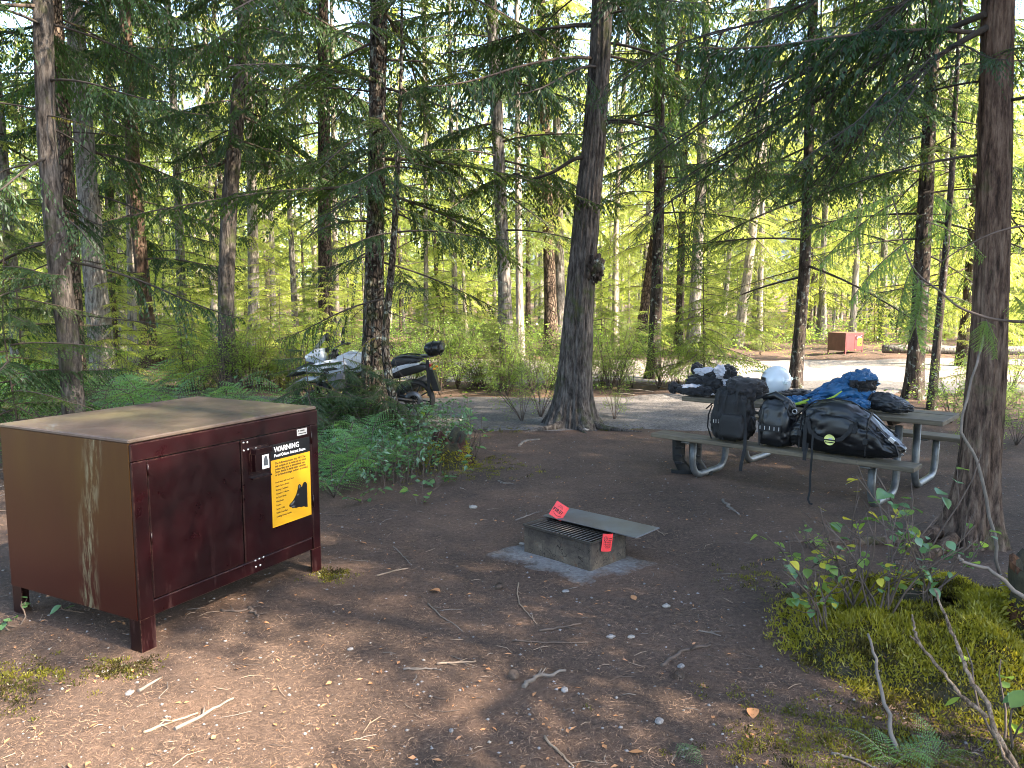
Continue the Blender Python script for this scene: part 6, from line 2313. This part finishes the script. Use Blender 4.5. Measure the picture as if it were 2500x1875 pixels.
for lab, pts, rad, mat in (
        ('grey stick, the thicker of two lying side by side in the sun', [(427, 1781), (500, 1745), (570, 1706)], .009, 'twig_grey'),
        ('pale stick, the thinner of two lying side by side in the sun', [(350, 1788), (420, 1762), (484, 1741)], .007, 'stick_pale'),
        ('short straight stick in front of the locker near leg', [(338, 1686), (393, 1653)], .009, 'twig_grey'),
        ('bent pale twig pointing away from the fire pit', [(1266, 1428), (1263, 1450), (1267, 1477), (1290, 1505), (1311, 1528)], .005, 'stick_pale'),
        ('thin crooked twig left of the bent pale twig', [(1045, 1474), (1075, 1505), (1105, 1525), (1129, 1547)], .004, 'twig_grey'),
        ('dark curved root piece beyond the long thin twig', [(1316, 1545), (1360, 1538), (1419, 1528)], .007, 'twig'),
        ('long thin brown twig in mid foreground', [(1251, 1568), (1330, 1572), (1436, 1575)], .005, 'twig'),
        ('reddish straight stick in the middle of the foreground', [(1067, 1626), (1115, 1622), (1162, 1619)], .007, 'stick_pale'),
        ('short pale stick left of the reddish stick', [(985, 1640), (1030, 1638), (1067, 1637)], .006, 'twig_grey'),
        ('thick grey root like stick beside a cone', [(1278, 1683), (1296, 1667), (1316, 1656), (1350, 1652), (1381, 1642)], .012, 'twig_grey'),
        ('curving root crossing the dirt left of the mound', [(1615, 1629), (1640, 1610), (1663, 1596), (1700, 1585), (1734, 1580)], .011, 'twig'),
        ('pale stick leaving the bottom edge of the picture', [(1330, 1802), (1365, 1840), (1400, 1875)], .006, 'stick_pale'),
        ('forked pale twig between the locker and the fire pit', [(920, 1408), (960, 1398), (996, 1392)], .006, 'stick_pale'),
        ('thin twig slanting near the locker right leg', [(960, 1340), (985, 1362), (1005, 1384)], .004, 'twig_grey'),
        ('crooked twig by the left corner of the fire pit', [(1258, 1273), (1285, 1262), (1316, 1252)], .007, 'twig_grey'),
        ('small pale twig touching the right end of the plate', [(1594, 1285), (1608, 1298), (1622, 1308)], .005, 'stick_pale'),
        ('knobbly stick in front of the bench', [(1765, 1220), (1780, 1237), (1805, 1256)], .014, 'twig_grey'),
        ('thin branch lying under the locker front', [(540, 1490), (580, 1495), (620, 1482)], .008, 'twig'),
        ('short dark stick right of the locker near leg', [(607, 1484), (620, 1496), (628, 1508)], .010, 'twig'),
        ('pale twig in the dirt left of the moss', [(1705, 1545), (1735, 1552), (1760, 1558)], .004, 'twig_grey'),
        ('weathered stick on the moss at the bottom edge', [(2030, 1842), (2090, 1858), (2140, 1878)], .007, 'twig_grey'),
        ('thin twigs by the stump on the bare duff', [(1216, 1177), (1235, 1184), (1255, 1186)], .008, 'twig_grey'),
        ('root stub crossing the path left of the burl cedar', [(1268, 1092), (1280, 1080), (1318, 1076)], .02, 'twig_grey')):
    stick(lab, [gp3(*p) for p in pts], rad, mat, side=2 if len(pts) > 2 else 0)
# upright dead branches in front of the mound
stick('grey dead stick leaning up the middle of the mossy mound', [at(2193, 1842, 2.98), at(2172, 1760, 3.08), at(2150, 1665, 3.2), at(2135, 1600, 3.3), at(2119, 1548, 3.42)], .010, 'twig_grey')
FK = thing('fallen_branch', 'pale forked dead branch rising at the bottom right corner', 'branch', (0, 0, 0))
base = at(2490, 1885, 2.72)
base[2] = 0.01
FK.location = base
mb = MB()
rk_ = np.random.default_rng(91)


def gnarl(pts, rads, n=8):
    P = np.array(pts) - base
    t = np.linspace(0, 1, len(P))
    tt = np.linspace(0, 1, len(P) * 5)
    Q = np.stack([np.interp(tt, t, P[:, k]) for k in range(3)], -1)
    Q[1:-1] += rk_.normal(0, .0022, (len(Q) - 2, 3))
    mb.tube(Q, np.interp(tt, t, rads) * rk_.uniform(.82, 1.2, len(tt)), n)


gnarl([at(2490, 1885, 2.72), at(2425, 1775, 2.78), at(2412, 1718, 2.84), at(2370, 1660, 2.92), at(2342, 1587, 3.02), at(2310, 1510, 3.12), at(2281, 1438, 3.22)], [.010, .0095, .009, .008, .0075, .007, .004])
gnarl([at(2412, 1752, 2.80), at(2346, 1700, 2.88), at(2310, 1650, 2.95), at(2241, 1570, 3.05), at(2230, 1530, 3.1), at(2226, 1500, 3.14)], [.0075, .007, .0065, .0065, .005, .0035])
gnarl([at(2241, 1570, 3.05), at(2222, 1552, 3.06)], [.005, .0035], 6)
gnarl([at(2346, 1700, 2.88), at(2368, 1722, 2.86)], [.006, .005], 6)
gnarl([at(2420, 1770, 2.79), at(2455, 1850, 2.7), at(2475, 1880, 2.66)], [.006, .0055, .005], 6)
mb.build('limb', barkmat('peeled_wood', (.16, .115, .08), (.30, .23, .165), vs=(1, 1, .4), sc=40), FK)
stick('bent grey branch hooking over the stump at the right edge', [at(2510, 1470, 3.55), at(2455, 1420, 3.6), at(2415, 1390, 3.62), at(2355, 1375, 3.65), at(2342, 1356, 3.65)], .011, 'twig_grey')
# thin leaning stems left of the reddish cedar
stick('slender bare stem leaning across the reddish cedar trunk', [gp3(2440, 1400), at(2425, 1290, 5.0), at(2390, 1130, 5.0), at(2345, 1050, 5.02), at(2375, 900, 5.05), at(2400, 820, 5.1)], .012, 'twig_grey')

r6 = np.random.default_rng(66)


def stone_mesh(seed, mat):
    u = np.linspace(0, math.pi, 9)
    v = np.linspace(0, 2 * math.pi, 12, endpoint=False)
    U, V = np.meshgrid(u, v, indexing='ij')
    S = np.stack([np.sin(U) * np.cos(V), np.sin(U) * np.sin(V), np.cos(U) * .55], -1)
    k = 1 + .3 * fbm(S.reshape(-1, 3), 1.4, seed, 2).reshape(U.shape)
    return MB().grid(S * k[..., None] * .5, 0, True, wrapv=True).mesh('stone', mat)


ST = [stone_mesh(k, M['pebble'] if k % 3 else M['pebble_pale']) for k in range(6)]
for lab, px, py, s, k in (('pale flat stone in the sunlit strip left of the fire pit', 1156, 1241, .075, 0), ('small grey stone in front of the locker', 855, 1588, .035, 1), ('rough grey stone just below the ash pad', 1381, 1447, .045, 2), ('white stone right of the long thin twig', 1541, 1560, .045, 3), ('pale chip of stone right of the ash pad', 1626, 1485, .05, 0),
                          ('bluish stone beside the root like stick', 1379, 1688, .045, 4), ('blue grey stone low in the picture near the moss', 1609, 1764, .05, 1), ('round pebble in the shade near the bottom edge', 1102, 1789, .03, 2), ('blue stone by the curving root', 1662, 1630, .045, 4), ('whitish stone left of the fire pit corner', 1274, 1328, .05, 3), ('stone lying on roots at the burl cedar foot', 1432, 1050, .16, 3),
                          ('dark stone in front of the white stone', 1492, 1560, .05, 5), ('grey stone in sun by the short straight stick', 316, 1690, .045, 2)):
    p = gp3(px, py, .0)
    o = link('stone', ST[k], None, p + [0, 0, s * .12], (0, 0, r6.uniform(0, 6)), (s, s * r6.uniform(.6, .9), s * .8))
    tag(o, lab, 'stone')
LFD = LEAF['dead']
for lab, px, py, s in (('pinkish dry leaf in the middle of the foreground', 1075, 1450, .075), ('orange leaf lying right of the ash pad', 1542, 1461, .06), ('brown leaf left of the mossy mound', 1838, 1735, .07), ('brown leaf near the bottom beside the moss', 1570, 1840, .06), ('tan leaf by the locker right leg', 880, 1330, .06), ('curled brown leaf on the mound top', 2305, 1600, .08), ('large orange brown fungus shaped leaf on the right of the mound', 2355, 1625, .11), ('grey brown leaf on the mound slope', 2240, 1630, .07)):
    p = gp3(px, py, .012)
    o = link('dry_leaf', LFD[r6.integers(3)], None, p, (R(r6.uniform(-15, 15)), R(r6.uniform(-18, 8)), r6.uniform(0, 6)), s)
    tag(o, lab, 'leaf')


def cone_mesh():
    mb = MB()
    mb.lathe([(0, 0), (.011, .006), (.014, .022), (.010, .042), (0, .052)], 10, 0)
    for k in range(60):
        t = k / 60
        a = k * 2.4
        r_ = .014 * math.sin(math.pi * (.12 + .82 * t)) + .003
        p = np.array([[r_ * math.cos(a), r_ * math.sin(a), .004 + .046 * t]])
        d = norm(np.array([[math.cos(a), math.sin(a), .5]]))
        leaf_quads(mb, p, d, np.array([.010]), np.array([.011]), np.array([[0, 0, 1.0]]), 0)
    return mb.mesh('cone', M['twig'])


CN = cone_mesh()
for lab, px, py in (('dark fir cone below the ash pad', 1228, 1438), ('fir cone at the end of the root like stick', 1257, 1667), ('fir cone by the curving root', 1653, 1650)):
    o = link('fir_cone', CN, None, gp3(px, py, .014), (R(88), 0, r6.uniform(0, 6)), 1.1)
    tag(o, lab, 'cone')
# dry frond near the bottom
fr_ = link('fern_frond', FRONDS[0], None, gp3(1640, 1815, .01), (0, R(12), R(-60)), .26)
tag(fr_, 'detached grey fern frond lying on the dirt near the bottom edge', 'frond')

# loose litter: needles, chips, pebbles, small twigs
def scatter(n, r, near=2.3, far=11, lim=.72, p=1.5):
    d = near + (far - near) * r.random(n) ** p
    x = d * r.uniform(-lim, lim, n)
    return x, d


def ground_z(x, y):
    z = H(x, y)
    ins = (x > .85) & (x < 3.2) & (y > 2.95) & (y < 5.0)
    z = z + np.where(ins, np.maximum(mound_h(x, y), 0), 0)
    return z


x, y = scatter(95000, r6, 2.2, 10.5)
n = len(x)
P = np.column_stack([x, y, ground_z(x, y) + r6.uniform(.000, .006, n)])
a = r6.uniform(0, 6.28, n)
mb = MB()
leaf_quads(mb, P, norm(np.stack([np.cos(a), np.sin(a), r6.normal(0, .14, n)], -1)), r6.uniform(.012, .045, n), r6.uniform(.0012, .0028, n), norm(r6.normal(0, .35, (n, 3)) + [0, 0, 1]), 0)
o = mb.build('needle_litter', M['needle'])
o['kind'] = 'stuff'
tag(o, 'fallen needles strewn over the trodden dirt', 'needles')
x, y = scatter(5200, r6, 2.3, 12)
mb = MB()
ico = np.array([(1, 0, 0), (-1, 0, 0), (0, 1, 0), (0, -1, 0), (0, 0, .6), (0, 0, -.6)], float)
icf = np.array([(0, 2, 4), (2, 1, 4), (1, 3, 4), (3, 0, 4), (2, 0, 5), (1, 2, 5), (3, 1, 5), (0, 3, 5)])
zq = ground_z(x, y)
for i in range(len(x)):
    s = .0025 + .0095 * r6.random() ** 3.4
    q = ico * s * r6.uniform(.6, 1.3, (6, 1)) @ np.array(Matrix.Rotation(r6.uniform(0, 6), 3, 'Z'))
    mb.add(q + [x[i], y[i], zq[i] + s * .25], icf, 0 if r6.random() < .88 else 1, True)
o = mb.build('pebbles', [M['pebble'], M['pebble_pale']])
o['kind'] = 'stuff'
tag(o, 'small pebbles and grit scattered over the campsite dirt', 'pebbles')
x, y = scatter(650, r6, 2.3, 11)
mb = MB()
zq = ground_z(x, y)
for i in range(len(x)):
    l = .03 + .12 * r6.random() ** 2
    a = r6.uniform(0, 6.28)
    d = np.array([math.cos(a), math.sin(a), 0])
    b = np.array([x[i], y[i], zq[i] + .004])
    s = np.array([-d[1], d[0], 0]) * l * r6.uniform(-.15, .15)
    mb.tube([b - d * l / 2, b + s + [0, 0, .003], b + d * l / 2], [.0018, .0022, .0012], 4, int(r6.integers(0, 3)), False)
o = mb.build('twig_litter', [M['twig'], M['twig_grey'], M['stick_pale']])
o['kind'] = 'stuff'
tag(o, 'small broken twigs littering the ground', 'twigs')
x, y = scatter(900, r6, 2.6, 12)
x = np.concatenate([x, mc[0] + r6.normal(0, .4, 160)])
y = np.concatenate([y, mc[1] + r6.normal(0, .36, 160)])
n = len(x)
mb = MB()
a = r6.uniform(0, 6.28, n)
leaf_quads(mb, np.column_stack([x, y, ground_z(x, y) + r6.uniform(.003, .012, n)]), norm(np.stack([np.cos(a), np.sin(a), r6.normal(0, .2, n)], -1)), r6.uniform(.012, .045, n), r6.uniform(.008, .022, n), norm(r6.normal(0, .3, (n, 3)) + [0, 0, 1]), 0, .08)
o = mb.build('leaf_litter', M['dead_leaf'])
o['kind'] = 'stuff'
tag(o, 'scraps of bark and dry leaves on the dirt', 'leaves')
# brush debris on the forest floor outside the campsite
mb = MB()
for i in range(900):
    d = r6.uniform(6, 28)
    x0 = d * r6.uniform(-.85, .8)
    if clearing(np.array([x0]), np.array([d]))[0] < .15 or max(road_sd(np.array([x0]), np.array([d]))[0], drive_sd(np.array([x0]), np.array([d]))[0]) > -.1:
        continue
    l = r6.uniform(.2, 1.1)
    a = r6.uniform(0, 6.28)
    z = hz(x0, d)
    e = np.array([math.cos(a) * l, math.sin(a) * l, r6.uniform(-.02, .25) * l])
    mb.tube([np.array([x0, d, z]), np.array([x0, d, z + .02]) + e * .5, np.array([x0, d, z + .01]) + e], [.008, .006, .002], 4, int(r6.integers(0, 2)), False, False)
o = mb.build('brush_debris', [M['twig_grey'], M['twig']])
o['kind'] = 'stuff'
tag(o, 'dead twigs and brush lying through the undergrowth', 'brush')
# ground cover of low leaves on the wood floor
k = 26000
d = 6.5 + 24 * r6.random(k) ** 1.1
x = d * r6.uniform(-.85, .8, k)
ok = (d > 10.5) & (clearing(x, d) > .35) & (np.maximum(road_sd(x, d), drive_sd(x, d)) < -.1) & (fbm(np.column_stack([x, d]), .8, 91, 3) > -.25)
x, d = x[ok], d[ok]
n = len(x)
mb = MB()
leaf_quads(mb, np.column_stack([x, d, H(x, d) + r6.uniform(.01, .22, n)]), norm(r6.normal(0, 1, (n, 3)) * [1, 1, .4]), r6.uniform(.03, .09, n), r6.uniform(.02, .05, n), norm(r6.normal(0, .5, (n, 3)) + [0, 0, 1]), 0)
o = mb.build('ground_cover', M['huckle'])
o['kind'] = 'stuff'
tag(o, 'low leafy ground cover through the woods', 'ground cover')

k = 60000
d = 23 + 36 * r6.random(k) ** 1.0
x = d * r6.uniform(-.8, .8, k)
ok = (road_sd(x, d) < -.3) & (fbm(np.column_stack([x, d]), .5, 93, 3) > -.35) & ~((x > 8) & (x < 14) & (d < 28))
x, d = x[ok], d[ok]
n = len(x)
tall = .25 + 1.0 * np.clip(fbm(np.column_stack([x, d]), .45, 95, 3) + .4, 0, 1)
mb = MB()
leaf_quads(mb, np.column_stack([x, d, H(x, d) + r6.random(n) * tall]), norm(r6.normal(0, 1, (n, 3)) * [1, 1, .5]), r6.uniform(.06, .17, n), r6.uniform(.04, .09, n), norm(r6.normal(0, .5, (n, 3)) + [0, 0, 1]), 0)
o = mb.build('undergrowth', M['huckle'])
o['kind'] = 'stuff'
tag(o, 'sunlit leafy undergrowth in the woods across the road', 'undergrowth')

# thick low growth between the locker and the mossy stump
k = 4600
px_ = 690 + 460 * r6.random(k) ** .75
py_ = 1010 + 200 * r6.random(k)
XY = np.array([gnd(a, b) for a, b in zip(px_, py_)])
ok = (fbm(XY, 1.6, 97, 3) > -.45) & (py_ < 1245 - .10 * (px_ - 690) - 30 * r6.random(k)) & (drive_sd(XY[:, 0], XY[:, 1]) < -.25)
XY = XY[ok]
n = len(XY)
hh_ = .08 + .34 * np.clip(.75 + fbm(XY, 1.1, 98, 2), 0, 1.3) * r6.random(n)
mb = MB()
leaf_quads(mb, np.column_stack([XY, H(XY[:, 0], XY[:, 1]) + hh_]), norm(r6.normal(0, 1, (n, 3)) * [1, 1, .4]), r6.uniform(.03, .085, n), r6.uniform(.02, .05, n), norm(r6.normal(0, .45, (n, 3)) + [0, 0, 1]), 0, .1)
for i in range(0, n, 9):
    mb.tube([(XY[i, 0], XY[i, 1], -.02), (XY[i, 0] + .02, XY[i, 1], hh_[i] * .6), (XY[i, 0] + r6.uniform(-.06, .06), XY[i, 1], hh_[i] + .02)], [.003, .0025, .0015], 4, 1, False, False)
o = mb.build('low_growth', [M['salal'], M['twig']])
o['kind'] = 'stuff'
tag(o, 'tangled low leafy growth between the locker and the mossy stump', 'undergrowth')

# log rail across the road and a fallen log
def log(label, a, b, rad, mat, name='log'):
    P = np.linspace(a, b, 9)
    P = P + np.random.default_rng(5).normal(0, rad * .12, P.shape)
    o = MB().tube(P, rad, 12, 0).build(name, M[mat])
    return tag(o, label, 'log')


a, b = gnd(2155, 872), gnd(2440, 878)
log('grey log rail lying along the far edge of the road', (a[0], a[1], .26), (b[0] + 2, b[1], .26), .13, 'bark_grey')


# ------------------------------------------------------------------ labels that tell the look-alikes apart by what they stand in line with
LAND = [(30, 'the left edge'), (92, 'the dark slender trunk'), (215, 'the thick pale trunk'), (320, 'the orange footed conifer'), (420, 'the shaded gap'), (495, 'the leaning hooked trunk'), (560, 'the bright white trunk'), (640, 'the motorcycle beak'),
        (702, 'the brown flaky fir'), (808, 'the scaly fir'), (890, 'the motorcycle seat'), (960, 'the motorcycle tail bag'), (1030, 'the gap past the tail bag'), (1095, 'the rust footed trunk'), (1170, 'the close trunk pair'), (1245, 'the burl cedar'), (1330, 'the stem past the burl'),
        (1412, 'the dark scaly trunk'), (1500, 'the jacket heap'), (1600, 'the drink cans'), (1716, 'the white helmet'), (1800, 'the blue sleeping bag'), (1860, 'the distant locker'), (1980, 'the trunk behind the table'), (2060, 'the bare table end'), (2125, 'the reddish cedar'), (2200, 'the right edge')]
ORD = ['first', 'second', 'third', 'fourth', 'fifth', 'sixth', 'seventh', 'eighth', 'ninth', 'tenth', 'eleventh', 'twelfth', 'thirteenth', 'fourteenth', 'fifteenth', 'sixteenth', 'seventeenth', 'eighteenth', 'nineteenth', 'twentieth'] + ['%dth' % q for q in range(21, 80)]
KINDS_ = {'sunlit conifers beyond the road': 'sunlit conifer back across the road', 'shaded conifers at left': 'shaded conifer back in the woods', 'sunlit saplings': 'small sunlit hemlock sapling back', 'shaded saplings': 'small shaded hemlock sapling back',
          'bushes by the driveway': 'huckleberry bush back by the driveway', 'bushes across the road': 'sunlit bush back across the road', 'bushes among the ferns': 'shaded low bush back among the ferns', 'bushes right of the table': 'shaded bush back beyond the table',
          'ferns behind the locker': 'fern back behind the locker lid', 'ferns beyond the driveway': 'fern back beyond the driveway'}
bins = {}
for o in scene.objects:
    if o.parent is None and o.get('group') in KINDS_:
        px = (o.location.x / max(o.location.y, .1) * FPX + 1250) / K
        land = min(LAND, key=lambda l: abs(l[0] - px))[1]
        bins.setdefault((o['group'], land), []).append(o)
for (grp, land), os_ in bins.items():
    os_.sort(key=lambda q: q.location.y)
    for i, o in enumerate(os_):
        w_ = (ORD[i] + ' ') if len(os_) > 1 else ''
        o['label'] = '%s%s, in line with %s' % (w_, KINDS_[grp], land)
